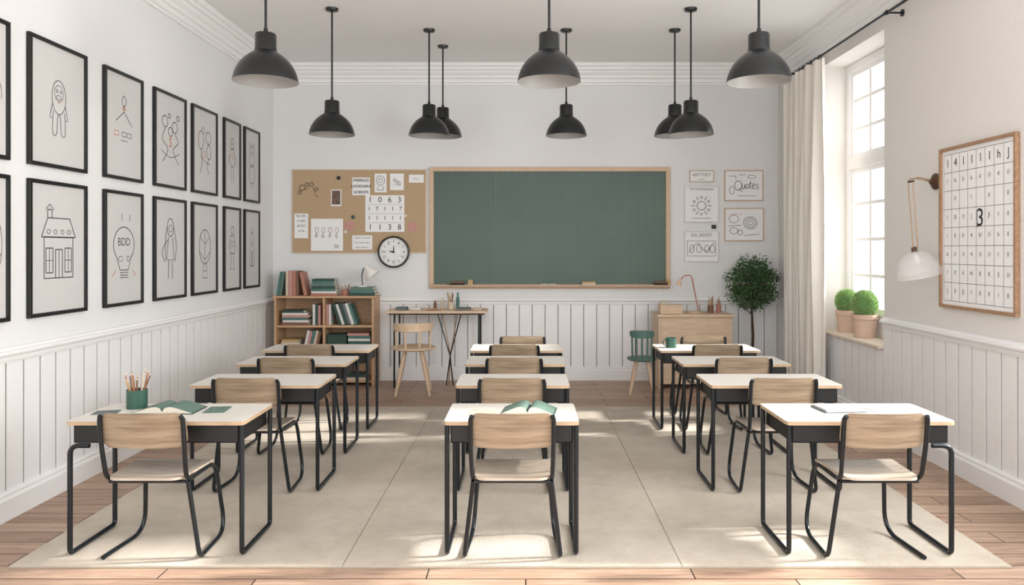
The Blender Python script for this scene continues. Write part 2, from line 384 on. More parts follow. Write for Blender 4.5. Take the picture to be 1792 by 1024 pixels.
# ------------------------------------------------------------------ desks
def desk(x0,x1,y0,depth,outer,label):
    cx=(x0+x1)/2; w=x1-x0; H=0.735-RZ; h=w/2
    e=thing('school_desk',label,'desk',(cx,y0,RZ),group='classroom desks in rows')
    mb=MB()
    def fn(u,v,t): return Vector((u,depth/2+v,H-0.010+t))
    mb.panel(w,depth,0.022,0.020,fn)
    o=mb.obj('desk_top',[M_desk,M_deskedge],e)
    for p in o.data.polygons:
        if abs(p.normal.z)<0.6: p.material_index=1
    mb=MB(); zt=H-0.0205; zb=zt-0.098; a=h-0.034; ya,yb=0.02,depth-0.02
    mb.box(-a,a,ya,yb,zb,zb+0.008); mb.box(-a,-a+0.008,ya,yb,zb,zt); mb.box(a-0.008,a,ya,yb,zb,zt); mb.box(-a,a,yb-0.008,yb,zb,zt); mb.box(-a,a,ya,ya+0.008,zb,zt)
    mb.obj('storage_tray',M_tray,e,smooth=False,bevel=0.003)
    r=0.0135
    for s in(-1,1):
        mb=MB(); xo=s*(h-0.016); yn,yf=0.018,depth-0.018; zz=zb-0.0135
        if outer==s: top=[(s*(h-0.12),yn,zz),(xo,yn,zz)]; topf=[(xo,yf,zz),(s*(h-0.12),yf,zz)]; rl=[0,.05,.03,.03,.05,0]
        else: top=[(xo,yn,zt-0.002)]; topf=[(xo,yf,zt-0.002)]; rl=[0,.03,.03,0]
        path=fillet(top+[(xo,yn,r),(xo,yf,r)]+topf,rl,6)
        mb.tube(path,r,10); mb.obj('leg_frame',M_black,e)
    return e
ROW=[3.95,5.0,5.92,6.72]
L=[(-2.45,-1.50),(-2.27,-1.39),(-2.32,-1.43),(-2.40,-1.42)]
C=[(-0.436,0.285),(-0.474,0.297),(-0.484,0.316),(-0.505,0.335)]
R=[(1.39,2.29),(1.25,2.14),(1.25,2.12),(1.22,2.13)]
for i in range(4):
    desk(L[i][0],L[i][1],ROW[i],0.47,-1,'cream-top school desk with green pencil cup and open book' if i==0 else 'school desk with cream top, black tray and tube legs')
    desk(C[i][0],C[i][1],ROW[i],0.47,0,'narrow cream-top school desk carrying an open green book' if i==0 else 'narrow school desk with cream top and black tube legs')
    desk(R[i][0],R[i][1],ROW[i],0.47,1,['cream-top school desk with a spiral notebook on it','school desk with cream top, black tray and tube legs','school desk with cream top, black tray and tube legs','cream-top school desk with a green mug on it'][i])
# ------------------------------------------------------------------ school chairs
def mesh_seat():
    mb=MB()
    def fn(u,v,t):
        y=0.19+v; d=max(0,v-0.12); z=0.452-2.6*d*d-0.02*(1-(u/0.21)**2)*(1-min(1,abs(v)/0.2))+t
        return Vector((u*(1+0.06*v/0.2),y,z))
    mb.panel(0.41,0.42,0.06,0.013,fn); return mb
def mesh_back():
    mb=MB()
    def fn(u,v,t):
        z=0.705+v; y=-0.02-0.20*v+0.75*u*u+t-0.02
        return Vector((u,y,z))
    mb.panel(0.44,0.185,0.05,0.013,fn); return mb
_ch={}
def chair_part(key,name,e,make,m):
    if key not in _ch: o=make().obj(name,m,e); _ch[key]=o.data
    else:
        o=bpy.data.objects.new(name,_ch[key]); COL.objects.link(o); o.parent=e
def chair(x,y,omit,label):
    e=thing('school_chair',label,'chair',(x,y,RZ),group='classroom chairs at the desks')
    chair_part('seat','seat',e,mesh_seat,M_seatwood); chair_part('back','backrest',e,mesh_back,M_chairwood)
    r=0.012
    for s in (-1,1):
        def mk():
            mb=MB()
            p=[(s*0.206,-0.045,0.785),(s*0.214,-0.036,0.765),(s*0.214,-0.018,0.62),(s*0.207,0.02,0.43),(s*0.198,0.40,0.428),(s*0.232,0.46,r),(s*0.255,0.07,r)]
            if omit!=s: p+= [(s*0.205,0.045,0.425)]
            mb.tube(fillet(p,[0,.02,.06,.07,.10,.13,.05,0],10),r,12); return mb
        chair_part(('leg',s,omit==s),'leg_frame',e,mk,M_black)
    for yy in (.03,.3):
        def mk2():
            mb=MB(); mb.cyl((-0.2,yy,0.427),(0.2,yy,0.427),0.009); return mb
        chair_part(('bar',yy),'cross_bar',e,mk2,M_black)
LB='school chair with curved wood backrest, pale seat and black tube frame'
CX={'L':[-1.975,-1.835,-1.87,-1.92],'C':[-0.07,-0.09,-0.09,-0.10],'R':[1.85,1.69,1.70,1.70]}
for i in range(4):
    y=ROW[i]-0.1
    chair(CX['L'][i],y,-1 if i==0 else None,LB)
    chair(CX['C'][i],y,None,LB)
    chair(CX['R'][i],y,1 if i==0 else None,LB)
chair(-0.03,7.26,None,LB); chair(1.73,7.26,None,LB)

# ------------------------------------------------------------------ pendant lamps
def pendant(x,y,zb,D=0.43):
    e=thing('pendant_lamp','matte black metal dome pendant lamp hanging from the ceiling','lamp',(x,y,HC),group='black pendant lamps')
    s=D/0.44; b=zb-HC
    prof=[(0.222,0),(0.220,0.012),(0.213,0.045),(0.198,0.085),(0.174,0.125),(0.145,0.158),(0.112,0.185),(0.085,0.203),(0.074,0.214)]
    inner=[(r-0.006,z-0.004) for r,z in prof[::-1]]; inner[-1]=(0.217,0.0)
    mb=MB(); full=[(r*s,z*s+b) for r,z in prof]+[(r*s,z*s+b) for r,z in inner]+[(0.222*s,b)]
    mb.lathe(full,40,0,mis=[0]*(len(prof)-1)+[0]+[1]*(len(inner)-1)+[1]); mb.obj('lamp_shade',[M_lamp,M_lampi],e,recalc=False)
    mb=MB(); cp=[(0.0,0.205),(0.074,0.208),(0.075,0.225),(0.072,0.235),(0.072,0.325),(0.066,0.335),(0.03,0.34),(0.016,0.345),(0.014,0.372),(0.0,0.373)]
    mb.lathe([(r*s,z*s+b) for r,z in cp],32); mb.obj('socket_cap',M_lamp,e)
    mb=MB(); mb.cyl((0,0,b+0.37*s),(0,0,-0.02),0.009,n=10); mb.obj('cord',M_lamp,e)
    mb=MB(); mb.lathe([(0,-0.03),(0.03,-0.03),(0.058,-0.022),(0.062,-0.001),(0,-0.0005)],24); mb.obj('canopy',M_lamp,e)
    mb=MB(); mb.lathe([(0,0.09+b),(0.03,0.1+b),(0.035,0.13+b),(0.02,0.17+b),(0.015,0.2+b)],16); mb.obj('bulb',M_lampw,e)
for px,kk,yb in ((465,.0039,143),(961,.0039,143),(1328,.0039,143),(581,.00552,236),(1209,.00552,236),(751,.00605,238),(991,.00605,238),(1181,.00605,238),(775,.00653,239)):
    pendant((px-920)*kk,kk*1300,EYE+(437-yb)*kk)

# ------------------------------------------------------------------ framed drawings on left wall
def d_monster(m,y):
    m.circ(0,.12,.11,.17,.008,y,0); m.circ(0,.16,.07,.08,.006,y,0); m.circ(-.03,.18,.015,.015,.006,y); m.circ(.03,.18,.015,.015,.006,y)
    m.circ(0,.12,.04,.02,.006,y); m.curve([(-.1,.05),(-.14,-.08),(-.11,-.1)],.008,y); m.curve([(.1,.05),(.14,-.08),(.11,-.1)],.008,y)
    m.curve([(-.09,-.02),(-.1,-.24),(-.04,-.25),(-.02,-.08),(.02,-.08),(.04,-.25),(.1,-.24),(.09,-.02)],.008,y); m.disc(0,.07,.01,y,1)
def d_stick(m,y):
    m.circ(0,.2,.035,.045,.008,y); m.stroke([(0,.155),(0,.1),(-.14,0)],.008,y); m.stroke([(0,.1),(.14,-.02)],.008,y)
    m.circ(0,.13,.03,.012,.006,y,1)
    for x in (-.13,0,.09): m.seg([(x-.035,-.13),(x+.035,-.13),(x+.035,-.09),(x-.035,-.09),(x-.035,-.13)],.006,y,1 if x<0 else 0)
    m.stroke([(-.06,-.17),(.06,-.17)],.006,y)
def d_flowers(m,y):
    for x,z,r in ((-.1,.16,.05),(.08,.13,.05),(0,.08,.04),(.14,.22,.025),(-.02,.22,.02)): m.circ(x,z,r,r,.008,y)
    m.text('S',0,-.02,.12,y,1)
    m.curve([(-.1,.1),(-.15,0),(-.05,-.08),(-.14,-.2)],.008,y); m.curve([(.08,.07),(.15,0),(.05,-.08),(.15,-.2)],.008,y); m.curve([(-.17,-.1),(0,-.15),(.17,-.1)],.006,y)
def d_flow2(m,y):
    m.circ(-.09,.1,.06,.09,.008,y); m.circ(.08,.14,.06,.06,.008,y); m.circ(.09,0,.05,.07,.008,y); m.circ(-.04,.2,.03,.03,.006,y)
    m.curve([(-.09,.01),(-.07,-.1),(-.1,-.22)],.008,y); m.curve([(.09,-.07),(.05,-.15),(.1,-.22)],.008,y); m.curve([(-.12,-.05),(.0,-.1),(.12,-.12)],.006,y); m.circ(-.02,-.03,.03,.03,.006,y,1)
def d_fig(m,y):
    m.circ(0,.17,.05,.06,.008,y); m.circ(0,.02,.08,.1,.008,y); m.stroke([(-.03,-.08),(-.04,-.24)],.008,y); m.stroke([(.03,-.08),(.04,-.24)],.008,y)
    m.curve([(-.07,.05),(-.12,0),(-.11,-.06)],.008,y); m.curve([(.07,.05),(.12,0),(.12,-.06)],.008,y); m.circ(0,.17,.02,.01,.005,y); m.circ(.0,.03,.02,.03,.006,y,1)
def d_owl(m,y):
    m.circ(0,.1,.09,.12,.008,y); m.circ(-.03,.14,.022,.022,.006,y); m.circ(.03,.14,.022,.022,.006,y); m.stroke([(-.1,.18),(-.08,.26),(0,.22),(.08,.26),(.1,.18)],.008,y)
    m.circ(0,-.1,.1,.11,.008,y); m.stroke([(-.04,-.2),(-.05,-.26)],.008,y); m.stroke([(.04,-.2),(.05,-.26)],.008,y)
def d_house(m,y):
    m.seg([(-.17,-.24),(.17,-.24),(.17,.06),(-.17,.06),(-.17,-.24)],.008,y); m.seg([(-.2,.06),(-.13,.2),(.13,.2),(.2,.06)],.008,y); m.seg([(-.2,.06),(.2,.06)],.008,y)
    m.seg([(-.13,.2),(-.13,.26),(-.08,.26),(-.08,.2)],.008,y); m.seg([(-.15,.26),(-.105,.3),(-.06,.26)],.006,y)
    m.seg([(-.04,-.24),(-.04,-.03),(.04,-.03),(.04,-.24)],.008,y); m.seg([(0,-.24),(0,-.03)],.006,y)
    for x in(-.11,.11):
        m.seg([(x-.04,-.2),(x+.04,-.2),(x+.04,-.02),(x-.04,-.02),(x-.04,-.2)],.008,y); m.seg([(x,-.2),(x,-.02)],.005,y); m.seg([(x-.04,-.11),(x+.04,-.11)],.005,y)
    for x in (-.12,-.04,.04,.12): m.circ(x,.1,.02,.015,.005,y)
def d_bulb(m,y):
    m.circ(0,.03,.15,.14,.008,y,0,-.9,pi+.9); m.stroke([(-.1,-.08),(-.06,-.17),(.06,-.17),(.1,-.08)],.008,y); m.text('BDD',0,.05,.09,y)
    for z in(-.19,-.21,-.23): m.seg([(-.06,z),(.06,z)],.006,y)
    m.circ(-.05,-.08,.03,.02,.005,y); m.circ(.06,-.08,.02,.02,.005,y)
    m.seg([(-.03,.22),(-.03,.28)],.006,y); m.seg([(.08,.22),(.09,.27)],.006,y); m.seg([(-.12,-.17),(-.17,-.22)],.006,y,1); m.seg([(.12,-.17),(.18,-.22)],.006,y,1)
def d_hair(m,y):
    m.circ(0,.19,.06,.08,.008,y); m.curve([(-.06,.2),(-.1,.05),(-.08,-.1)],.008,y); m.curve([(.06,.2),(.11,.03),(.08,-.12)],.008,y)
    m.stroke([(-.04,.1),(-.07,-.1),(.07,-.1),(.04,.1)],.008,y); m.stroke([(-.03,-.1),(-.04,-.27)],.008,y); m.stroke([(.03,-.1),(.04,-.27)],.008,y); m.circ(0,.18,.03,.03,.006,y)
    m.curve([(-.05,.08),(-.15,-.02),(-.1,-.12)],.008,y)
def d_tree(m,y):
    m.circ(0,.02,.13,.17,.008,y); m.stroke([(-.03,-.15),(-.04,-.22),(.04,-.22),(.03,-.15)],.008,y); m.curve([(-.1,.12),(0,.05),(.1,.12)],.006,y); m.curve([(-.12,-.03),(0,-.1),(.12,-.03)],.006,y)
    m.stroke([(0,.19),(0,-.15)],.006,y); m.stroke([(-.05,-.24),(-.07,-.29),(.06,-.29),(.05,-.24)],.006,y)
def d_robot(m,y):
    m.circ(0,.2,.05,.04,.008,y); m.seg([(-.06,.14),(.06,.14),(.07,-.05),(-.07,-.05),(-.06,.14)],.008,y); m.seg([(-.04,-.05),(-.05,-.22)],.008,y); m.seg([(.04,-.05),(.05,-.22)],.008,y)
    m.seg([(-.06,.1),(-.13,0)],.008,y); m.seg([(.06,.1),(.13,.0)],.008,y); m.circ(0,.05,.03,.03,.006,y); m.seg([(-.07,-.22),(-.03,-.22)],.008,y); m.seg([(.03,-.22),(.07,-.22)],.008,y)
def d_bottle(m,y):
    m.circ(0,.12,.05,.07,.008,y); m.seg([(-.04,.06),(-.07,-.02),(-.07,-.2),(.07,-.2),(.07,-.02),(.04,.06)],.008,y); m.seg([(0,-.02),(0,-.2)],.02,y); m.circ(0,.21,.025,.025,.006,y)
cols=[(-40,11),(45,147),(178,246),(266,322),(333,377),(389,418),(425,451.5)]
up=[d_fig,d_monster,d_stick,d_flowers,d_flow2,d_fig,d_owl]; lo=[d_tree,d_house,d_bulb,d_hair,d_tree,d_robot,d_bottle]
dsc={d_monster:.68,d_stick:.85,d_house:.92}; dzo={d_monster:-.02,d_stick:.03,d_house:.02}
dn={d_fig:'little figure',d_monster:'furry creature',d_stick:'stick person',d_flowers:'flowers and curls',d_flow2:'looping flowers',d_owl:'owl-like figure',d_tree:'rounded tree',d_house:'house',d_bulb:'round bulb',d_hair:'long-haired figure',d_robot:'robot-like figure',d_bottle:'bottle-shaped figure'}
for i,(p0,p1) in enumerate(cols):
    ya=-XL*1300/(920-p0); yb=-XL*1300/(920-p1); w=yb-ya
    for (z0,z1,fnl) in ((2.2,3.05,up),(1.208,2.11,lo)):
        fnc=fnl[i]; h=z1-z0
        e=thing('framed_drawing','black-framed child line drawing of '+dn[fnc]+' on wall','picture',(XL+0.003,(ya+yb)/2,(z0+z1)/2),(0,0,pi/2),group='framed drawings in two rows')
        mb=MB(); b=0.026
        mb.box(-w/2,w/2,-0.026,0,h/2-b,h/2); mb.box(-w/2,w/2,-0.026,0,-h/2,-h/2+b); mb.box(-w/2,-w/2+b,-0.026,0,-h/2+b,h/2-b); mb.box(w/2-b,w/2,-0.026,0,-h/2+b,h/2-b)
        mb.obj('frame',M_frameblack,e,smooth=False,bevel=0.003)
        mb=MB(); mb.box(-w/2+b,w/2-b,-0.012,-0.002,-h/2+b,h/2-b,0)
        mb.obj('paper',M_mat,e,smooth=False)
        mb=MB(); sc=min(w/0.52,1.0)*dsc.get(fnc,1); mb.M=Matrix.Translation((0,0,dzo.get(fnc,0)))@Matrix.Diagonal((sc,1,dsc.get(fnc,1),1)); fnc(mb,-0.0135); mb.M=None
        mb.obj('drawing',[M_inkl,M_inko],e,smooth=False,recalc=False)

# ------------------------------------------------------------------ back wall pieces
KB=YB/1300.0
def bx(px): return (px-920)*KB
def bz(py): return EYE-(py-437)*KB
def onback(name,label,cat,x0,x1,y0,y1,off=0.003,group=None):
    cx,cz=(bx(x0)+bx(x1))/2,(bz(y0)+bz(y1))/2
    return thing(name,label,cat,(cx,YB-off,cz),group=group),(bx(x1)-bx(x0)),(bz(y0)-bz(y1))
e,w,h=onback('chalkboard','large green chalkboard with faint grid and pale wooden frame','chalkboard',752,1172,293,505)
b=0.055
mb=MB(); mb.box(-w/2,w/2,-0.04,0,h/2-b,h/2); mb.box(-w/2,w/2,-0.04,0,-h/2,-h/2+b); mb.box(-w/2,-w/2+b,-0.04,0,-h/2+b,h/2-b); mb.box(w/2-b,w/2,-0.04,0,-h/2+b,h/2-b)
mb.obj('frame',M_framewood,e,smooth=False,bevel=0.004)
mb=MB(); mb.box(-w/2+b,w/2-b,-0.018,-0.002,-h/2+b,h/2-b); mb.obj('writing_surface',M_chalk,e,smooth=False)
for px in (868,962,1045):
    mb=MB(); x=bx(px)-e.location.x; ww=.0028 if px==868 else .0015; mb.rect(x-ww,x+ww,-h/2+b,h/2-b,-0.0195); mb.obj('seam_line',M_chalkline if px==868 else M_chalkline2,e,smooth=False,recalc=False)
mb=MB(); mb.box(-w/2+0.02,w/2-0.02,-0.12,-0.041,-h/2+0.03,-h/2+0.048); mb.obj('chalk_tray',M_framewood,e,smooth=False,bevel=0.003)
tz=e.location.z-h/2+0.0488
for px,m1,m2,n in ((797,M_dark,M_brown,'wooden'),(1025,M_cream,M_yellow,'pale'),(1150,M_dark,M_brown,'dark')):
    mb=MB(); mb.box(-0.085,0.085,-0.028,0.028,0,0.025,0); mb.box(-0.085,0.085,-0.028,0.028,0.025,0.045,1)
    tag(mb.obj('chalk_eraser',[m1,m2],None,(bx(px)+.03,YB-0.085,tz),bevel=0.004),n+' chalkboard eraser resting on the chalk tray','eraser','chalk tray things')
for px in (952,966):
    mb=MB(); mb.cyl((-0.045,0,0.007),(0.045,0,0.007),0.007); tag(mb.obj('chalk_stick',M_white,None,(bx(px),YB-.08,tz+.0003)),'white chalk stick lying on the chalk tray','chalk','chalk tray things')
for px in (816,1162):
    mb=MB(); mb.box(-.03,.03,-.022,.022,0,.006); mb.box(-.03,.03,-.022,-.018,.006,.06); mb.box(-.03,.03,.018,.022,.006,.06); mb.box(-.03,-.026,-.018,.018,.006,.06); mb.box(.026,.03,-.018,.018,.006,.06); mb.box(-.02,.02,-.012,.012,.006,.068)
    tag(mb.obj('chalk_box',M_yellow,None,(bx(px)+(.06 if px==816 else .035),YB-.085,tz),smooth=False),'small tan chalk box on the chalk tray','box','chalk tray things')
# pin board
e,w,h=onback('pin_board','tan cork pin board covered with papers and notes','pin board',512,746,297,443)
mb=MB(); mb.box(-w/2+.012,w/2-.012,-0.014,0,-h/2+.012,h/2-.012); mb.obj('cork_panel',M_pin,e,smooth=False)
mb=MB(); b=.012
mb.box(-w/2,w/2,-0.018,0,h/2-b,h/2); mb.box(-w/2,w/2,-0.018,0,-h/2,-h/2+b); mb.box(-w/2,-w/2+b,-0.018,0,-h/2+b,h/2-b); mb.box(w/2-b,w/2,-0.018,0,-h/2+b,h/2-b)
mb.obj('frame',M_framewood,e,smooth=False)
def paper(x0,x1,y0,y1,label,draw,m=M_paper,name='pinned_paper',off=0.018,cat='paper',rot=0,group='papers on the pin board'):
    w=bx(x1)-bx(x0); h=bz(y0)-bz(y1); mb=MB(); mb.box(-w/2,w/2,-0.0015,0,-h/2,h/2,0); draw(mb,w,h,-0.003)
    return tag(mb.obj(name,[m,M_ink,M_inkl,M_pink,M_salmon,M_teal],None,((bx(x0)+bx(x1))/2,YB-off,(bz(y0)+bz(y1))/2),(0,rot,0),smooth=False,recalc=False),label,cat,group)
def dr_lines(lines,size,mi=1):
    def f(mb,w,h,y):
        n=len(lines)
        for i,t in enumerate(lines):
            mb.text(t,0,h/2-(i+0.5)*h/n,size,y,mi)
            if size>.045: mb.text(t,0.002,h/2-(i+0.5)*h/n+.001,size,y-.0003,mi)
    return f
paper(617,648,311,342,'white pinned note with bold printed lettering',dr_lines(['PARRAZS','LOODGEKS','SOBEVFS'],0.048))
def f(mb,w,h,y):
    mb.circ(0,.03,.05,.06,.006,y,2); mb.seg([(-.03,-.04),(-.04,-.09),(.04,-.09),(.03,-.04)],.006,y,2); mb.circ(0,.03,.02,.03,.005,y,2); mb.text('I',-.04,.09,.03,y,1)
paper(656,677,304,337,'white pinned paper with a small pencil drawing',f)
def f(mb,w,h,y):
    for i in range(3): mb.circ(-.03+.03*i,.02-.02*i,.015,.02,.005,y,2)
    mb.seg([(-.05,-.04),(.05,-.04)],.004,y,2)
paper(683,707,304,333,'white pinned paper with looping pencil marks',f)
paper(716,742,306,320,'small white pinned note with tiny writing',dr_lines(['h 5 j i'],0.035,2))
def f(mb,w,h,y):
    for z in (h*.25,0,-h*.25): mb.seg([(-w/2+.02,z),(w/2-.02,z)],.003,y,2)
    for r,row in enumerate((('1','0','6','3'),('1','7','1','1','7'),('1','1','1','1','1'),('1','1','3','8'))):
        for c,t in enumerate(row):
            n=len(row); mb.text(t,-w/2+(c+.5)*w/n,h/2-(r+.5)*h/4,.1 if r in(0,3) else .075,y,1)
paper(640,708,342,406,'large white calendar sheet with handwritten numbers',f)
def f(mb,w,h,y):
    for i in range(4):
        x=-.13+.085*i; mb.circ(x,.06,.02,.035,.006,y,3 if i%2 else 4); mb.stroke([(x,.03),(x-.02,-.03)],.006,y,2); mb.text('7hYj'[i],x,-.02,.06,y,2)
    mb.text('50',.12,-.15,.06,y,1)
paper(545,601,383,439,'white pinned drawing with pink doodles',f)
paper(516,540,374,417,'narrow white pinned list with printed words',dr_lines(['BLOIN','II UIKI','nE ECI','oi liu',' '],0.04))
paper(617,652,412,437,'white pinned note with small print lines',dr_lines(['Gulus h a boul','lins vud nolen','luas siod ro'],0.034,2))
def f(mb,w,h,y):
    for cx,cz,r in ((-.09,.06,.035),(-.03,.1,.02),(.03,.1,.025),(.09,.04,.02),(-.12,.0,.02)): mb.circ(cx,cz,r,r,.008,y,1)
    mb.seg([(-.09,.02),(.0,.07)],.006,y,1); mb.seg([(.05,.06),(.08,-.04),(.12,-.06)],.006,y,1)
paper(522,562,318,356,'tan pinned paper with dark molecule doodle',f,M_pin)
def f(mb,w,h,y): mb.rect(-w/2+.012,w/2-.012,-h/2+.02,h/2-.012,y,1)
o=paper(580,598,332,361,'small pinned brown portrait photograph print',f,M_paper,'photo_print',cat='photo'); o.data.materials[1]=M_photo
for px,py,c,l,r in ((594,312,M_frameblack,'black',.025),(606,406,M_white,'white',.02),(711,378,M_white,'white',.018),(619,380,M_dgreen,'dark green',.024)):
    mb=MB(); mb.lathe([(0,0),(r*.6,0),(r*.5,.012),(r,.018),(r*.9,.026),(0,.028)],14,R=Matrix.Rotation(pi/2,3,'X'))
    tag(mb.obj('push_pin',c,None,(bx(px),YB-0.0195,bz(py))),l+' round push pin in the cork board','push pin','push pins')
for px,py,a in ((611,396,.1),(722,398,-.6)):
    mb=MB(); n=22; pts=[(0.062*math.cos(t)*(1+.18*math.sin(3*t)),0.07*math.sin(t)*(1+.15*math.cos(2*t))) for t in [2*pi*i/n for i in range(n)]]
    mb.add([(p[0],-.003,p[1]) for p in pts]+[(p[0],0,p[1]) for p in pts],[tuple(range(n)),tuple(range(2*n-1,n-1,-1))]+[(i,(i+1)%n,n+(i+1)%n,n+i) for i in range(n)])
    tag(mb.obj('paper_cutout',M_pink,None,(bx(px),YB-0.0175,bz(py)),(0,a,0),smooth=False),'pink paper leaf cutout pinned to the board','paper','pink cutouts')
# clock
e=thing('wall_clock','round black-rimmed wall clock with white face','clock',(bx(690),YB-0.024,bz(441)))
Rx=Matrix.Rotation(pi/2,3,'X'); r=0.2
mb=MB(); mb.lathe([(r-.022,0),(r,0),(r+.002,.02),(r-.004,.045),(r-.016,.05),(r-.022,.03)],48,R=Rx); mb.obj('rim',M_frameblack,e)
mb=MB(); mb.lathe([(0,0),(r-.02,0),(r-.02,.02),(0,.02)],48,R=Rx); mb.obj('clock_face',M_clock,e,smooth=False)
mb=MB()
for i in range(60):
    a=2*pi*i/60; q=.165 if i%5 else .158
    mb.stroke([(.172*math.cos(a),.172*math.sin(a)),(q*math.cos(a),q*math.sin(a))],.003,-.0215)
for i,t in enumerate(['1','A','1','4','V','n','O','R','D','W','/','Z']):
    a=pi/2-2*pi*i/12; mb.text(t,.128*math.cos(a),.128*math.sin(a),.05,-.0215)
mb.obj('dial_marks',M_ink,e,smooth=False,recalc=False)
mb=MB(); mb.add([(-.008,-.024,-.01),(.008,-.024,-.01),(.004,-.024,.075),(-.004,-.024,.075)],[(0,1,2,3)]); mb.obj('clock_hand',M_ink,e,smooth=False,recalc=False)
mb=MB(); mb.add([(-.01,-.026,-.01),(-.0,-.026,.01),(-.055,-.026,.014),(-.055,-.026,.006)],[(0,1,2,3)]); mb.disc(0,0,.014,-.027); mb.obj('clock_hand',M_ink,e,smooth=False,recalc=False)
def poster(x0,x1,y0,y1,label,draw,framem=None,b=0.012):
    e,w,h=onback('wall_poster',label,'poster',x0,x1,y0,y1,group='posters beside the chalkboard')
    if framem:
        mb=MB(); mb.box(-w/2,w/2,-0.02,0,h/2-b,h/2); mb.box(-w/2,w/2,-0.02,0,-h/2,-h/2+b); mb.box(-w/2,-w/2+b,-0.02,0,-h/2+b,h/2-b); mb.box(w/2-b,w/2,-0.02,0,-h/2+b,h/2-b)
        mb.obj('frame',framem,e,smooth=False)
    mb=MB(); mb.box(-w/2+b,w/2-b,-0.008,0,-h/2+b,h/2-b,0); draw(mb,w,h,-.0095)
    mb.obj('poster_sheet',[M_paper,M_ink,M_inkl,M_inko],e,smooth=False,recalc=False)
poster(1206,1249,298,319,'small pale-framed sign with thin lettering',lambda m,w,h,y:(m.text('ARTTTEST',0,.015,.05,y,2),m.text('nu lins',0,-.04,.03,y,2)),M_cream)
def f(m,w,h,y):
    m.text('TPHTNINGHIHAI',0,h/2-.04,.04,y,2); m.circ(0,-.02,.055,.055,.008,y,2)
    for i in range(12):
        a=2*pi*i/12; m.circ(.105*math.cos(a),-.02+.105*math.sin(a),.014,.014,.006,y,2) if i%2 else m.stroke([(.08*math.cos(a),-.02+.08*math.sin(a)),(.13*math.cos(a),-.02+.13*math.sin(a))],.008,y,2)
    m.seg([(-.12,-.18),(.12,-.18)],.005,y,2)
poster(1197,1257,326,389,'white poster with line drawing of a sun',f,M_white,.008)
def f(m,w,h,y):
    q=.0075
    m.circ(-.07,0,.045,.06,q,y,1); m.curve([(-.06,-.03),(-.04,-.06),(-.015,-.075)],q,y,1)
    m.curve([(-.02,.02),(-.022,-.03),(0,-.04),(.015,0),(.018,.02),(.018,-.03),(.03,-.038)],q,y,1)
    m.circ(.05,-.01,.018,.027,q,y,1)
    m.curve([(.085,.06),(.08,-.02),(.095,-.04)],q,y,1); m.stroke([(.068,.025),(.1,.03)],q,y,1)
    m.curve([(.105,-.008),(.14,.0),(.13,.025),(.108,.005),(.115,-.035),(.145,-.03)],q,y,1)
    m.curve([(.185,.022),(.165,.015),(.165,0),(.185,-.018),(.175,-.038),(.155,-.034)],q,y,1)
    m.circ(-.15,-.06,.03,.05,.006,y,2); m.seg([(-.19,.12),(-.1,.12),(-.1,.08)],.006,y,2); m.circ(.1,.11,.05,.02,.006,y,2); m.text('nuls a',-.02,.14,.035,y,2); m.seg([(-.08,-.13),(.15,-.13)],.005,y,2)
poster(1267,1335,298,352,'wood-framed poster with hand-lettered script',f,M_framewood)
def f(m,w,h,y):
    for r in (.03,.06,.085): m.circ(.08,.02,r,r*.9,.007,y,2)
    m.circ(-.13,.07,.06,.05,.006,y,2); m.circ(-.13,-.08,.05,.04,.006,y,2); m.circ(-.05,-.1,.03,.03,.006,y,2); m.seg([(-.2,-.02),(-.03,-.01)],.006,y,2); m.seg([(.0,-.14),(.2,-.12)],.006,y,2)
    for i in range(6): m.disc(-.18+.03*i,.13,.006,y,3)
poster(1267,1336,364,422,'wood-framed poster of circles and doodled patterns',f,M_framewood)
def f(m,w,h,y):
    m.text("SOL DECK'S",0,h/2-.05,.055,y,2,.9)
    for x in (-.12,-.03,.07,.14): m.circ(x,-.03,.03,.05,.006,y,2)
    m.curve([(-.16,-.08),(-.05,.04),(.05,-.06),(.16,.05)],.006,y,2)
    m.seg([(-.18,-.12),(.18,-.12)],.005,y,2); m.seg([(-.18,.07),(.18,.07)],.005,y,2); m.seg([(-.18,-.12),(-.18,.07)],.005,y,2); m.seg([(.18,-.12),(.18,.07)],.005,y,2)
poster(1197,1257,405,458,'white poster with printed heading and doodles',f,M_white,.008)
mb=MB(); mb.box(-.03,.03,-.012,0,-.025,.025); tag(mb.obj('wall_switch',M_frameblack,None,(bx(1249),YB-.003,bz(397)),bevel=.003),'small black square wall switch between posters','switch')

# ------------------------------------------------------------------ right wall calendar board
yn=XR*1300/866.; yf=XR*1300/730.; w=yf-yn; h=2.417-1.213
e=thing('calendar_board','wood-framed white calendar board with grid of handwritten marks','calendar',(XR-.003,(yn+yf)/2,(2.417+1.213)/2),(0,0,-pi/2))
b=.024; mb=MB()
mb.box(-w/2,w/2,-0.03,0,h/2-b,h/2); mb.box(-w/2,w/2,-0.03,0,-h/2,-h/2+b); mb.box(-w/2,-w/2+b,-0.03,0,-h/2+b,h/2-b); mb.box(w/2-b,w/2,-0.03,0,-h/2+b,h/2-b)
mb.obj('frame',wood('board_frame_wood',(150,115,86),(174,139,110),(30,30,30)),e,smooth=False,bevel=.003)
mb=MB(); mb.box(-w/2+b,w/2-b,-0.012,0,-h/2+b,h/2-b,0); y=-.0135
cw=(w-2*b-.04)/8; rh=(h-2*b-.06)/8
x0=-w/2+b+.02; zt=h/2-b-.03
for i in range(9): mb.seg([(x0+i*cw,zt),(x0+i*cw,zt-8*rh)],.003,y,2)
for i in range(9): mb.seg([(x0,zt-i*rh),(x0+8*cw,zt-i*rh)],.003,y,2)
chars='lI6lIJ4ilI1b1l3l14I1lh1iJlI1H'
kk=0
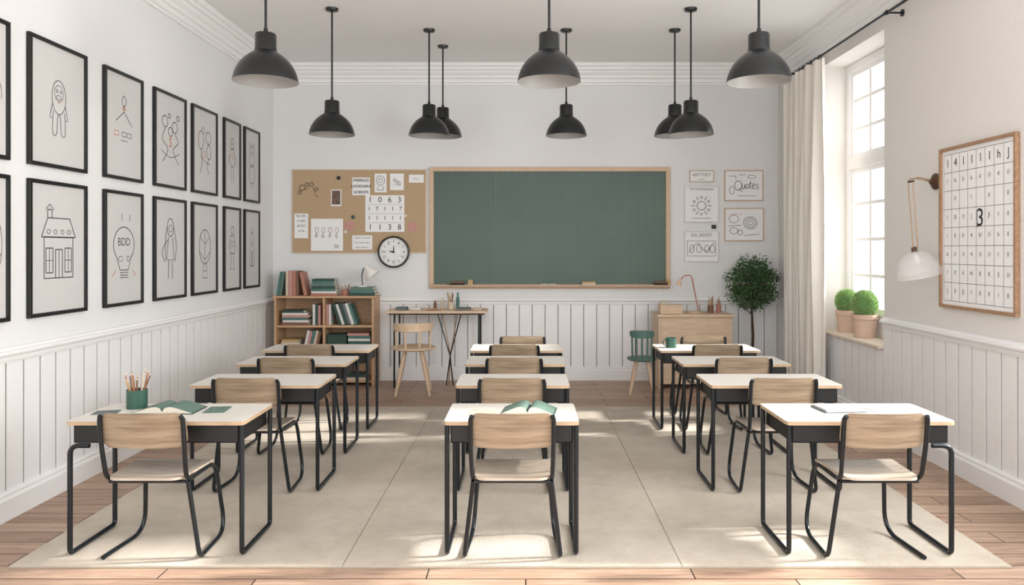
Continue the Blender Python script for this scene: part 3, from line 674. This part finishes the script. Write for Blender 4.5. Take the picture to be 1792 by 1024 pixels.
for r in range(8):
    for c in range(8):
        kk+=1
        if r==0: mb.text(chars[(kk*3)%len(chars)],x0+(c+.5)*cw,zt-(r+.5)*rh,.085,y,1)
        elif (r,c)!=(3,4) and (r in(1,3,4,5,6,7) or c%2):
            mb.text(chars[(kk*5)%len(chars)]+('l' if c%3 else ''),x0+(c+.45)*cw,zt-(r+.45)*rh,.045,y,2)
mb.text('3',x0+4*cw+.047,zt-3.6*rh,.18,y,1); mb.seg([(x0+4*cw+.012,zt-3.15*rh),(x0+4*cw+.012,zt-4.05*rh)],.007,y-.0003,1)
mb.obj('calendar_sheet',[M_paper,M_ink,M_inkl],e,smooth=False,recalc=False)

# ------------------------------------------------------------------ right wall lamp
ly=5.78
e=thing('wall_lamp','brass swing-arm wall lamp with translucent glass shade','lamp',(XR-.003,ly,2.18))
Ry=Matrix.Rotation(-pi/2,3,'Y')
mb=MB(); mb.lathe([(0,0),(.062,0),(.064,.012),(.055,.022),(.022,.03),(.02,.05),(0,.052)],32,R=Ry); mb.obj('wall_mount',M_dkbrass,e)
for dy in(-.034,.034):
    mb=MB(); mb.tube(fillet([(-.03,dy*.4,0),(-.15,dy,.03),(-.205,dy,.02),(-.2,dy,-.06),(-.165,dy,-.5),(-.162,dy*.3,-.54)],.03,5),.0042,8)
    mb.obj('arm_rod',M_brass,e)
mb=MB(); mb.cyl((-.2,-.04,.0),(-.2,.04,.0),.008); mb.obj('arm_joint',M_dkbrass,e)
Rt=Matrix.Rotation(math.radians(-14),3,'Y')
mb=MB(); pr=[(.03,0),(.06,-.012),(.115,-.05),(.15,-.1),(.168,-.17),(.17,-.2)]
mb.lathe(pr+[(r-.004,z) for r,z in pr[::-1]],40,c=(-.175,0,-.54),R=Rt); mb.obj('lamp_shade',M_frost,e)
mb=MB(); mb.lathe([(0,.03),(.018,.03),(.022,0),(.032,-.01),(0,-.012)],20,c=(-.172,0,-.54),R=Rt); mb.obj('shade_cap',M_dkbrass,e)
mb=MB(); mb.lathe([(0,-.01),(.013,-.012),(.014,-.035),(.026,-.06),(.028,-.08),(.016,-.1),(0,-.104)],20,c=(-.172,0,-.54),R=Rt); mb.obj('bulb',M_lampw,e)

# ------------------------------------------------------------------ curtain and rod
e=thing('curtain_rod','thin black curtain rod with wall brackets above window','curtain rod',(0,0,3.66))
mb=MB(); mb.cyl((3.06,5.0,0),(3.06,8.6,0),.012); mb.obj('rod',M_black,e)
for yy in (6.3,8.52):
    mb=MB(); mb.tube(fillet([(3.198,yy,0),(3.06,yy,0)],.01,2),.008,8); mb.lathe([(0,0),(.03,0),(.03,.01),(0,.012)],16,c=(3.198,yy,0),R=Ry); mb.cyl((3.06,yy-.02,0),(3.06,yy+.02,0),.02); mb.obj('bracket',M_black,e)
mb=MB(); mb.lathe([(0,-.03),(.02,-.02),(.024,0),(.018,.02),(0,.025)],16,c=(3.06,8.62,0),R=Matrix.Rotation(pi/2,3,'X')); mb.obj('finial',M_black,e)
e=thing('curtain','pleated off-white linen curtain hanging beside the window','curtain',(0,0,0))
mb=MB(); N=150; Z=26; vs=[]; y0,y1=7.66,8.68
for j in range(Z+1):
    t=j/Z; z=3.635-t*(3.635-.05)
    for i in range(N+1):
        u=i/N; sp=1-0.10*math.sin(pi*min(1,t*1.2))*.5
        y=y0+(y1-y0)*(0.5+(u-.5)*sp)
        amp=.035+.03*min(1,t*2)
        x=3.055+amp*math.sin(u*2*pi*9+0.5*math.sin(3*t+u*5))+.012*math.sin(u*37+t*4)
        vs.append((min(x,3.13),y+.02*math.sin(u*2*pi*4.5+t*2),z))
mb.add(vs,[(j*(N+1)+i,j*(N+1)+i+1,(j+1)*(N+1)+i+1,(j+1)*(N+1)+i) for j in range(Z) for i in range(N)])
mb.obj('curtain_fabric',M_curt,e,recalc=False)
for i in range(9):
    yy=y0+.06+i*.112; mb=MB(); mb.tube([(3.06+.021*math.cos(t_),yy,3.653+.021*math.sin(t_)) for t_ in [2*pi*q/14 for q in range(15)]],.003,6,closed=True); mb.obj('curtain_ring',M_black,e)

# ------------------------------------------------------------------ books
def book(x,y,z,t,h,d,m,lean=0,flat=False,label='book',group='books',rz=0,name='book'):
    mb=MB(); c=.003; s0=t if lean<0 else 0
    A=(lambda a,b,cc,dd,ee,ff,mi: mb.box(ee,ff,cc,dd,a,b,mi)) if flat else (lambda a,b,cc,dd,ee,ff,mi: mb.box(a+s0,b+s0,cc,dd,ee,ff,mi))
    if flat:
        A(0,c,-d/2,d/2,-h/2,h/2,0); A(t-c,t,-d/2,d/2,-h/2,h/2,0); A(c,t-c,-d/2,-d/2+c,-h/2,h/2,0); A(c,t-c,-d/2+c,d/2-.004,-h/2+.004,h/2-.004,1)
    else:
        A(-t,-t+c,-d/2,d/2,0,h,0); A(-c,0,-d/2,d/2,0,h,0); A(-t+c,-c,-d/2,-d/2+c,0,h,0); A(-t+c,-c,-d/2+c,d/2-.004,.004,h-.004,1)
    o=mb.obj(name,[m,M_pages],None,(x,y,z),(0,lean,rz),smooth=False); return tag(o,label,'book',group)
def cn(m): return m.name.split('_')[0]
bx0,bx1,by0,by1,bh=-3.04,-1.835,8.97,9.35,1.09
e=thing('bookcase','low light-wood bookcase with open cubby shelves full of books','bookcase',((bx0+bx1)/2,(by0+by1)/2,0))
W=(bx1-bx0)/2; D=(by1-by0)/2; t=.026
mb=MB(); mb.box(-W,-W+t,-D,D,0.001,bh-t); mb.box(W-t,W,-D,D,0.001,bh-t); mb.box(-W-.012,W+.012,-D-.012,D,bh-t,bh); mb.box(-W+t,W-t,D-.01,D,.06,bh-t); mb.box(-W+t,W-t,-D+.02,D-.01,.04,.06)
mb.obj('body',M_shelfwood,e,smooth=False,bevel=.002)
for z in (.40,.735):
    mb=MB(); mb.box(-W+t,W-t,-D+.005,D-.011,z-t,z); mb.obj('shelf',M_shelfwood,e,smooth=False)
xm=-2.44-(bx0+bx1)/2
for a,b_ in ((.06,.40-t),(.40,.735-t),(.735,bh-t)):
    mb=MB(); mb.box(xm-.012,xm+.012,-D+.004,D-.012,a+.0005,b_-.0005); mb.obj('divider',M_shelfwood,e,smooth=False)
yb=by0+.15
def stack(x,z,items,group,y=yb):
    for (t_,h_,m_,dx) in items:
        book(x+dx,y+random.uniform(-.006,.006),z+.0006,t_,h_,.21,m_,flat=True,label=cn(m_)+' book lying flat in a stack',group=group,rz=random.uniform(-.05,.05)); z+=t_+.0008
    return z
def row(x,z,items,group,lean=0,y=yb,gap=.003):
    for (t_,h_,m_) in items:
        if lean>=0: x+=t_/math.cos(lean)+gap; xx=x
        else: xx=x; x+=t_/math.cos(lean)+gap
        book(xx,y,z+.0006,t_,h_,.2,m_,lean=lean,label=cn(m_)+(' book leaning' if lean else ' book standing upright')+' among others',group=group)
    return x
g='books in the bookcase'
stack(-2.80,.735,[(.03,.34,M_brown,0),(.028,.32,M_white,.01),(.03,.3,M_teal,-.01),(.03,.33,M_pink,.01),(.026,.31,M_white,0),(.03,.26,M_dgreen,-.02)],g)
row(-2.59,.735,[(.03,.25,M_white),(.03,.25,M_dgreen),(.03,.24,M_pink)],g)
row(-2.425,.735,[(.03,.25,M_pink),(.022,.25,M_white)],g)
row(-2.27,.735,[(.036,.27,M_dgreen),(.03,.26,M_white),(.04,.27,M_dgreen),(.03,.27,M_grey),(.035,.27,M_white),(.03,.26,M_teal)],g,lean=-.32)
stack(-2.86,.40,[(.035,.26,M_green,0),(.03,.24,M_yellow,0),(.03,.25,M_dgreen,.01),(.03,.22,M_cream,0),(.03,.2,M_yellow,0)],g)
row(-2.715,.40,[(.03,.27,M_white),(.03,.26,M_pink),(.03,.27,M_teal),(.03,.27,M_cream),(.03,.26,M_brown)],g,lean=.22,gap=.005)
stack(-2.02,.40,[(.035,.27,M_salmon,0),(.03,.26,M_dgreen,.01),(.035,.28,M_pink,0),(.035,.27,M_green,0),(.03,.27,M_white,0),(.035,.27,M_teal,0),(.03,.26,M_pink,-.01)],g)
mb=MB(); mb.box(-.12,.12,-.1,.1,0,.008); mb.box(-.12,-.112,-.1,.1,.008,.2); mb.box(.112,.12,-.1,.1,.008,.2); mb.box(-.112,.112,-.1,-.092,.008,.2); mb.box(-.112,.112,.092,.1,.008,.2); mb.box(-.125,.125,-.105,.105,.2,.22)
tag(mb.obj('storage_box',M_dgreen,None,(-2.295,yb,.4008),smooth=False,bevel=.003),'dark green lidded storage box on the shelf','box')
stack(-2.8,.06,[(.04,.3,M_teal,0),(.04,.3,M_white,0),(.04,.28,M_brown,0)],g); stack(-2.1,.06,[(.04,.3,M_cream,0),(.04,.3,M_dgreen,0)],g)
g='books on top of the bookcase'
x=row(-3.035,bh,[(.03,.29,M_teal),(.026,.29,M_sage)],g,lean=.16,gap=.004,y=9.12)
x=row(x+.052,bh,[(.03,.3,M_cream),(.045,.3,M_pink),(.042,.3,M_salmon),(.03,.3,M_brown)],g,lean=.0,y=9.12)
book(x+.066,9.12,bh+.0006,.035,.29,.2,M_salmon,lean=-.2,label='salmon book leaning on upright books',group=g)
stack(-2.46,bh,[(.028,.30,M_salmon,.0),(.026,.30,M_white,.01),(.03,.3,M_teal,0),(.03,.29,M_dgreen,-.0),(.028,.28,M_sage,0),(.03,.27,M_teal,.0),(.026,.27,M_dgreen,.0)],g,y=9.12)
tz=stack(-1.99,bh,[(.034,.32,M_dgreen,0),(.034,.3,M_teal,.0),(.034,.28,M_sage,.0)],g,y=9.12)
def pencil_mesh(L=.17,r=.0038):
    mb=MB(); mb.tube([(0,0,0),(0,0,L-.02)],r,6,0); mb.tube([(0,0,L-.02),(0,0,L-.006)],[r,r*.35],6,1); mb.tube([(0,0,L-.006),(0,0,L)],[r*.35,.0003],6,2)
    return mb
M_pcol=[M_pencil,M_brown,M_cream,M_salmon,M_yellow]
def cup_with_pencils(x,y,z,r,h,m,n,L,label,glabel,pr=.0038):
    e=thing('pencil_cup',label,'cup',(x,y,z+.0006))
    mb=MB(); mb.lathe([(0,0),(r,0),(r,h),(r-.004,h),(r-.004,.006),(0,.006)],28); mb.obj('cup_body',m,e)
    for i in range(n):
        a=2*pi*i/n+random.uniform(-.15,.15); top=(r-.004-pr*1.5); bot=r*.15 if i%2 else r*.5
        tl=math.atan2(top-bot*.9,h*1.0)
        o=pencil_mesh(L*random.uniform(.88,1.15),pr).obj('pencil',[M_pcol[i%5],M_cream,M_lead],None,(x+bot*.85*math.cos(a),y+bot*.85*math.sin(a),z+.0105))
        d=Vector((math.cos(a)*math.sin(tl),math.sin(a)*math.sin(tl),math.cos(tl)))
        o.rotation_euler=d.to_track_quat('Z','Y').to_euler(); tag(o,'wooden pencil standing in a cup','pencil',glabel)
DZ=.7355
cup_with_pencils(-2.25,4.30,DZ,.056,.105,M_green,13,.19,'green pencil cup full of wooden pencils on desk','pencils in the green cup',.0045)
cup_with_pencils(-2.21,9.1,bh,.05,.07,M_salmon,6,.14,'small salmon cup of pencils on the bookcase','pencils on the bookcase')
e=thing('desk_lamp','small white desk lamp standing on stacked green books','lamp',(-2.0,9.1,tz+.001))
mb=MB(); mb.lathe([(0,0),(.06,0),(.06,.012),(.015,.02),(0,.022)],28); mb.obj('base',M_lampw,e)
mb=MB(); mb.tube(fillet([(0,0,.02),(-.01,0,.15),(.02,0,.24),(.08,0,.235)],.05,6),.006,8); mb.obj('arm',M_black,e)
Rt=Matrix.Rotation(math.radians(-38),3,'Y')
mb=MB(); pr=[(.0,.06),(.025,.058),(.032,.03),(.055,.0),(.085,-.045),(.1,-.085)]; mb.lathe(pr+[(r-.004,z-.003) for r,z in pr[:0:-1]],32,c=(.075,0,.2),R=Rt); mb.obj('lamp_shade',M_lampw,e)

# ------------------------------------------------------------------ craft table by the back wall
ty0,ty1=8.82,9.3; tx0,tx1=-1.66,-.47; th=.92
e=thing('side_table','narrow wooden work table with thin black legs by the wall','table',((tx0+tx1)/2,(ty0+ty1)/2,0))
w=(tx1-tx0)/2; d=(ty1-ty0)/2
mb=MB(); mb.box(-w,w,-d,d,th-.03,th); mb.obj('table_top',M_lightwood,e,smooth=False,bevel=.004)
mb=MB(); mb.box(-w+.03,w-.02,-d+.02,d-.02,th-.046,th-.0305); mb.obj('apron',M_tray,e,smooth=False)
for sx,sy in((-1,-1),(1,-1),(-1,1),(1,1)):
    mb=MB(); mb.cyl((sx*(w-.09),sy*(d-.06),th-.05),(sx*(w-.09),sy*(d-.05),.001),.011); mb.obj('leg',M_black,e)
for a,b_,yy,m_ in ((-.15,.05,-.06,M_black),(.13,-.04,-.03,M_black),(-.10,.03,.03,M_brass),(.08,-.02,.06,M_brass)):
    mb=MB(); mb.tube([(a+.15,yy,th-.05),(.145,yy*.5,.36),(b_+.14,yy,.001)],.007,8); mb.obj('brace',m_,e)
cup_with_pencils(-.92,9.1,th,.035,.09,M_cream,7,.2,'small cream cup of paint brushes on work table','brushes on the work table',.005)
g='craft supplies on the work table'
for i,(px,L_,a) in enumerate(((-1.2,.15,.3),(-1.16,.14,.5),(-1.18,.15,.1),(-1.16,.15,-.2),(-1.2,.15,.6))):
    o=pencil_mesh(L_,.006).obj('pencil',[M_pcol[i%5],M_cream,M_lead],None,(px,8.86+.05*i,th+.007),(0,pi/2,0)); tag(o,'coloured pencil lying on the work table','pencil',g)
for x_,w_,h_,m_,l in ((-1.5,.13,.035,M_grey,'grey'),(-1.33,.12,.03,M_white,'white'),(-.75,.16,.03,M_grey,'grey'),(-.58,.1,.022,M_cream,'cream')):
    mb=MB(); mb.box(-w_/2,w_/2,-.07,.07,0,h_*.7); mb.box(-w_/2-.003,w_/2+.003,-.073,.073,h_*.7,h_)
    tag(mb.obj('paint_box',m_,None,(x_,9.0,th+.001),bevel=.003),l+' lidded paint box on the work table','box',g)
for x_,hh,m_ in((-1.12,.1,M_brown),(-1.03,.13,M_cream),(-.84,.2,M_teal)):
    mb=MB(); mb.lathe([(0,0),(.02,0),(.022,hh*.6),(.012,hh*.75),(.012,hh),(0,hh)],16)
    tag(mb.obj('paint_bottle',m_,None,(x_,9.19,th+.001)),cn(m_)+' paint bottle on the work table','bottle',g)

def spindle_chair(name,label,loc,rz,seat_r,seat_h,back_h,foot,ms,ml,band=(-1.9,1.9),bt=.05,n=5):
    e=thing(name,label,'chair',loc,(0,0,rz))
    mb=MB(); r=seat_r; mb.lathe([(0,seat_h-.035),(r*.85,seat_h-.035),(r,seat_h-.022),(r,seat_h-.006),(r*.94,seat_h),(r*.5,seat_h-.006),(0,seat_h-.008)],36); mb.obj('seat',ms,e)
    for a in (pi/4,3*pi/4,5*pi/4,7*pi/4):
        mb=MB(); c,s_=math.cos(a),math.sin(a)
        mb.tube([(c*r*.5,s_*r*.5,seat_h-.035),(c*(r*.5+foot)*.5,s_*(r*.5+foot)*.5,seat_h*.5),(c*foot,s_*foot,.004)],[.020,.024,.014],12); mb.obj('leg',ml,e)
    for i in range(n):
        a=-pi/2+band[0]*.8+(band[1]-band[0])*.8*i/(n-1)
        mb=MB(); mb.tube([(math.cos(a)*r*.82,math.sin(a)*r*.82,seat_h-.004),(math.cos(a)*r*.85,math.sin(a)*r*.85,back_h-bt*.8)],[.011,.011],10); mb.obj('spindle',ms,e)
    mb=MB(); vs=[];N=24
    for i in range(N+1):
        a=-pi/2+band[0]+(band[1]-band[0])*i/N; ed=math.sin(pi*i/N)**.35; hh=bt*(.45+.55*ed)
        for rr,zz in ((r*.79,-hh/2),(r*.92,-hh/2),(r*.94,hh/2),(r*.82,hh/2)): vs.append((rr*math.cos(a),rr*math.sin(a),back_h-bt/2+zz))
    fs=[(4*i+j,4*i+(j+1)%4,4*i+4+(j+1)%4,4*i+4+j) for i in range(N) for j in range(4)]+[(0,1,2,3),(4*N+3,4*N+2,4*N+1,4*N)]
    mb.add(vs,fs); mb.obj('backrest',ms,e,bevel=.006)
spindle_chair('wooden_chair','light-wood round-seat chair with low curved back by work table',(-1.285,8.5,.0005),.1,.25,.545,.825,.27,M_lightwood,M_lightwood,band=(-1.45,1.45),bt=.10,n=4)
spindle_chair('small_green_chair','small muted green spindle-back chair with wooden legs beside desk',(1.33,8.5,.0005),-.15,.17,.42,.74,.19,M_chgreen,M_lightwood,band=(-1.1,1.1),bt=.09)

# ------------------------------------------------------------------ teacher desk
dx0,dx1,dy0,dy1,dh=1.55,2.46,8.74,9.25,.885
e=thing('teacher_desk','light wooden teacher desk with plain solid front panel','desk',((dx0+dx1)/2,(dy0+dy1)/2,0))
w=(dx1-dx0)/2; d=(dy1-dy0)/2
mb=MB(); mb.box(-w,w,-d,d,dh-.03,dh); mb.obj('desk_top',M_lightwood,e,smooth=False,bevel=.003)
mb=MB(); mb.box(-w+.02,w-.02,-d+.03,-d+.05,.06,dh-.03); mb.box(-w+.02,-w+.045,-d+.05,d-.02,.001,dh-.03); mb.box(w-.045,w-.02,-d+.05,d-.02,.001,dh-.03); mb.obj('body',M_lightwood,e,smooth=False,bevel=.002)
mb=MB(); mb.box(-w+.05,-.05,-d+.022,-d+.0295,.45,dh-.06); mb.obj('front_panel',M_lightwood,e,smooth=False,bevel=.002)
mb=MB(); mb.box(-.13,.13,-.08,.08,0,.09); mb.box(-.135,.135,-.085,.085,.09,.105)
tag(mb.obj('wooden_box',M_lightwood,None,(1.73,8.9,dh+.001),smooth=False,bevel=.003),'pale wooden lidded box on teacher desk','box')
mb=MB(); mb.box(-.05,.05,-.045,.045,0,.11); mb.box(-.045,.045,-.04,.04,.11,.13,1); tag(mb.obj('paper_holder',[M_white,M_cream],None,(1.70,9.1,dh+.001),smooth=False,bevel=.003),'small white holder behind the wooden box','holder')
e=thing('task_lamp','slim wooden-arm task lamp on teacher desk','lamp',(2.03,8.98,dh+.001))
mb=MB(); mb.lathe([(0,0),(.09,0),(.09,.014),(.012,.02),(0,.02)],28); mb.obj('base',M_lightwood,e)
mb=MB(); mb.tube([(.06,0,.015),(-.02,0,.42)],.008,8); mb.tube(fillet([(-.02,0,.42),(-.04,0,.455),(-.12,0,.45),(-.17,0,.38)],.04,5),.007,8); mb.obj('arm',M_salmon,e)
mb=MB(); mb.lathe([(0,.05),(.015,.05),(.022,.02),(.035,-.03),(.03,-.03),(.0,.02)],20,c=(-.175,0,.36),R=Matrix.Rotation(.2,3,'Y')); mb.obj('lamp_shade',M_lightwood,e)
cup_with_pencils(2.24,9.0,dh,.035,.09,M_brown,5,.19,'brown cup holding tall pencils on teacher desk','pencils on the teacher desk',.006)
cup_with_pencils(2.34,9.02,dh,.03,.1,M_salmon,4,.17,'salmon cup holding pencils on teacher desk','pencils on the teacher desk',.006)
# ------------------------------------------------------------------ potted tree
e=thing('potted_tree','small potted topiary tree with round leafy green crown','plant',(2.77,9.08,.0005))
mb=MB(); mb.lathe([(0,0),(.11,0),(.15,.28),(.16,.28),(.16,.31),(.14,.31),(.135,.27),(0,.27)],32); mb.obj('pot',M_terra,e)
mb=MB(); mb.lathe([(0,.275),(.134,.274)],24); mb.obj('soil',M_soil,e,recalc=False)
mb=MB(); mb.tube([(0,0,.27),(.01,0,.6),(-.01,.0,.95),(0,0,1.15)],[.018,.015,.014,.012],10)
for i in range(9):
    a=i*2.4; mb.tube([(0,0,.92+.02*i),(.1*math.cos(a),.1*math.sin(a),1.05+.025*i),(.2*math.cos(a),.2*math.sin(a),1.15+.03*i)],[.008,.006,.003],6)
mb.obj('trunk',M_bark,e)
mb=MB()
for i in range(4400):
    u=random.uniform(-1,1); a=random.uniform(0,2*pi); s_=math.sqrt(1-u*u); q=random.random()**.4
    bump=1+.08*math.sin(5*a+3*u)+.06*math.sin(9*u+2*a)
    c=Vector((s_*math.cos(a)*.32*q*bump,s_*math.sin(a)*.245*q*bump,u*.32*q*bump-.03*(1 if u<0 else 0)+1.25))
    d=Vector((random.gauss(0,1),random.gauss(0,1),random.gauss(0,1)+.3)).normalized(); s2=d.orthogonal().normalized()
    s2=Matrix.Rotation(random.uniform(0,6.28),3,d)@s2; L_=random.uniform(.022,.04); wv=L_*.3; nn=d.cross(s2)
    mb.add([c,c+d*L_*.5+s2*wv+nn*.003,c+d*L_,c+d*L_*.5-s2*wv+nn*.003],[(0,1,2,3)])
o=mb.obj('foliage',M_leaf,e,smooth=False,recalc=False); o['kind']='stuff'
# ------------------------------------------------------------------ cacti on sill
def cactus(x,y,r,ph,pr):
    e=thing('potted_cactus','round spiky green cactus in terracotta pot on window sill','plant',(x,y,WZ0+.001),group='cacti on the window sill')
    mb=MB(); mb.lathe([(0,0),(pr*.76,0),(pr*.92,ph*.8),(pr,ph*.8),(pr,ph),(pr*.9,ph),(pr*.88,ph*.88),(0,ph*.88)],32); mb.obj('pot',M_terra,e)
    mb=MB(); n=24; prof=[]
    cz=ph+r*.78
    for i in range(n+1):
        t_=-pi/2+pi*i/n; prof.append((.9*r*math.cos(t_),cz+1.0*r*math.sin(t_)))
    mb.lathe(prof,32)
    for i in range(5200):
        u=random.uniform(-1,1); a=random.uniform(0,2*pi); s_=math.sqrt(1-u*u); d=Vector((s_*math.cos(a),s_*math.sin(a),u))
        p=Vector((d.x*.89*r,d.y*.89*r,cz+d.z*.98*r)); dd=(d+Vector((random.gauss(0,.25),random.gauss(0,.25),random.gauss(0,.25)))).normalized(); q=d.orthogonal().normalized()*.0024
        q=Matrix.Rotation(random.uniform(0,6.28),3,d)@q
        mb.add([p-q,p+q,p+dd*random.uniform(.012,.028)],[(0,1,2)],1)
    mb.obj('cactus_body',[M_cactus,M_cactusf],e,recalc=False)
cactus(3.345,7.74,.118,.23,.112); cactus(3.33,7.30,.128,.225,.125)
# ------------------------------------------------------------------ things on desks
def open_book(x,y,z,w,d,rz,m,label,bulge=.028):
    e=thing('open_book',label,'book',(x,y,z+.0006),(0,0,rz))
    mb=MB(); mb.box(-w/2,w/2,-d/2,d/2,0,.003); mb.obj('cover',M_dgreen,e,smooth=False)
    for s in (-1,1):
        mb=MB(); n=14; vs=[]
        for i in range(n+1):
            u=i/n; zz=.006+bulge*math.sin(pi*min(1,u**.55))*(1-u*.2)+.006*(1-u); xx=s*u*(w/2-.006)
            for yy in(-d/2+.005,d/2-.005): vs+=[(xx,yy,.0035),(xx,yy,zz)]
        fs=[]
        for i in range(n):
            a=4*i; b_=a+4; fs+=[(a+1,b_+1,b_+3,a+3),(a,a+1,b_+1,b_) ,(a+2,b_+2,b_+3,a+3),(a,b_,b_+2,a+2)]
        fs+=[(0,1,3,2),(4*n,4*n+2,4*n+3,4*n+1)]
        mb.add(vs,fs); o=mb.obj('page_block',[m,M_pages],e)
        for p in o.data.polygons:
            if abs(p.normal.y)>.8: p.material_index=1
open_book(-2.02,4.22,DZ,.34,.2,.0,M_sage,'open book with sage green pages lying on desk',.03)
open_book(.02,4.2,DZ,.30,.2,-.12,M_sage,'open book with sage green pages on narrow desk',.035)
def sheet(x,y,w,d,rz,m,label,name='paper_sheet'):
    mb=MB(); mb.box(-w/2,w/2,-d/2,d/2,0,.002); tag(mb.obj(name,m,None,(x,y,DZ+.0006),(0,0,rz),smooth=False),label,'paper','loose papers on desks')
sheet(-2.355,4.17,.13,.1,.2,M_grey,'grey folded paper lying on desk'); sheet(-.24,4.16,.16,.14,-.2,M_cream,'cream paper lying on narrow desk')
sheet(2.08,4.22,.24,.2,.15,M_mat,'pale grey paper sheet lying on desk'); sheet(-1.76,4.24,.12,.16,.1,M_sage,'sage green paper beside open book')
e=thing('spiral_notebook','open grey spiral notebook lying on desk','notebook',(1.79,4.25,DZ+.0006),(0,0,.10))
mb=MB(); mb.box(-.125,.125,-.09,.09,0,.004); mb.obj('cover',M_grey,e,smooth=False,bevel=.001)
mb=MB(); mb.box(-.112,.121,-.085,.086,.0042,.0068); mb.obj('page',M_mat,e,smooth=False)
mb=MB()
for i in range(14):
    yy=-.079+.012*i; mb.tube([(-.119+.007*math.cos(t_),yy,.0085+.007*math.sin(t_)) for t_ in [2*pi*q/10 for q in range(11)]],.0013,5,closed=True)
o=mb.obj('spiral_binding',M_black,e)
mb=MB(); mb.M=Matrix.Rotation(-pi/2,4,'X')
for i in range(6): mb.seg([(-.09,-.06+.022*i),(.1,-.06+.022*i)],.002,-.0073)
mb.M=None; mb.obj('ruled_lines',M_inkl,e,smooth=False,recalc=False)
e=thing('green_mug','dark green mug standing on school desk','mug',(1.36,6.95,DZ+.0006))
mb=MB(); mb.lathe([(0,0),(.048,0),(.05,.09),(.045,.09),(.044,.008),(0,.008)],28); mb.obj('mug_body',M_green,e)
mb=MB(); mb.tube([(-.048-.028*math.sin(t_),0,.045+.028*math.cos(t_)) for t_ in [pi*q/10 for q in range(11)]],.005,8); mb.obj('handle',M_green,e)

# ------------------------------------------------------------------ light
wld=bpy.data.worlds.new('daylight'); scene.world=wld; wld.use_nodes=True
bg=wld.node_tree.nodes['Background']; bg.inputs['Color'].default_value=(0.965,0.985,1.0,1); bg.inputs['Strength'].default_value=2.2
sd=bpy.data.lights.new('sun','SUN'); sd.energy=8.0; sd.angle=math.radians(4.0); sd.color=(1,0.97,0.93)
so=bpy.data.objects.new('sun',sd); COL.objects.link(so); so.rotation_euler=Vector((-1,-0.08,-.58)).to_track_quat('-Z','Y').to_euler()
ad=bpy.data.lights.new('window_daylight','AREA'); ad.shape='RECTANGLE'; ad.size=W2[1]-W2[0]; ad.size_y=WZ1-WZ0; ad.energy=200; ad.color=(.98,.99,1)  # added area light outside W2, extra fill to brighten the room
ao=bpy.data.objects.new('window_daylight',ad); COL.objects.link(ao); ao.location=(XR+.75,(W2[0]+W2[1])/2,2.3); ao.rotation_euler=Vector((-1,0,-.15)).to_track_quat('-Z','Y').to_euler()
scene.view_settings.view_transform='Standard'
scene.view_settings.exposure=0.52
# ------------------------------------------------------------------ camera
cd=bpy.data.cameras.new('camera'); cam=bpy.data.objects.new('camera',cd); COL.objects.link(cam)
cam.location=(0,0,EYE); cam.rotation_euler=(pi/2,0,0)
cd.sensor_width=36; cd.lens=1300/1792*36; cd.shift_x=-24/1792; cd.shift_y=-75/1792; cd.clip_start=.05
scene.camera=cam
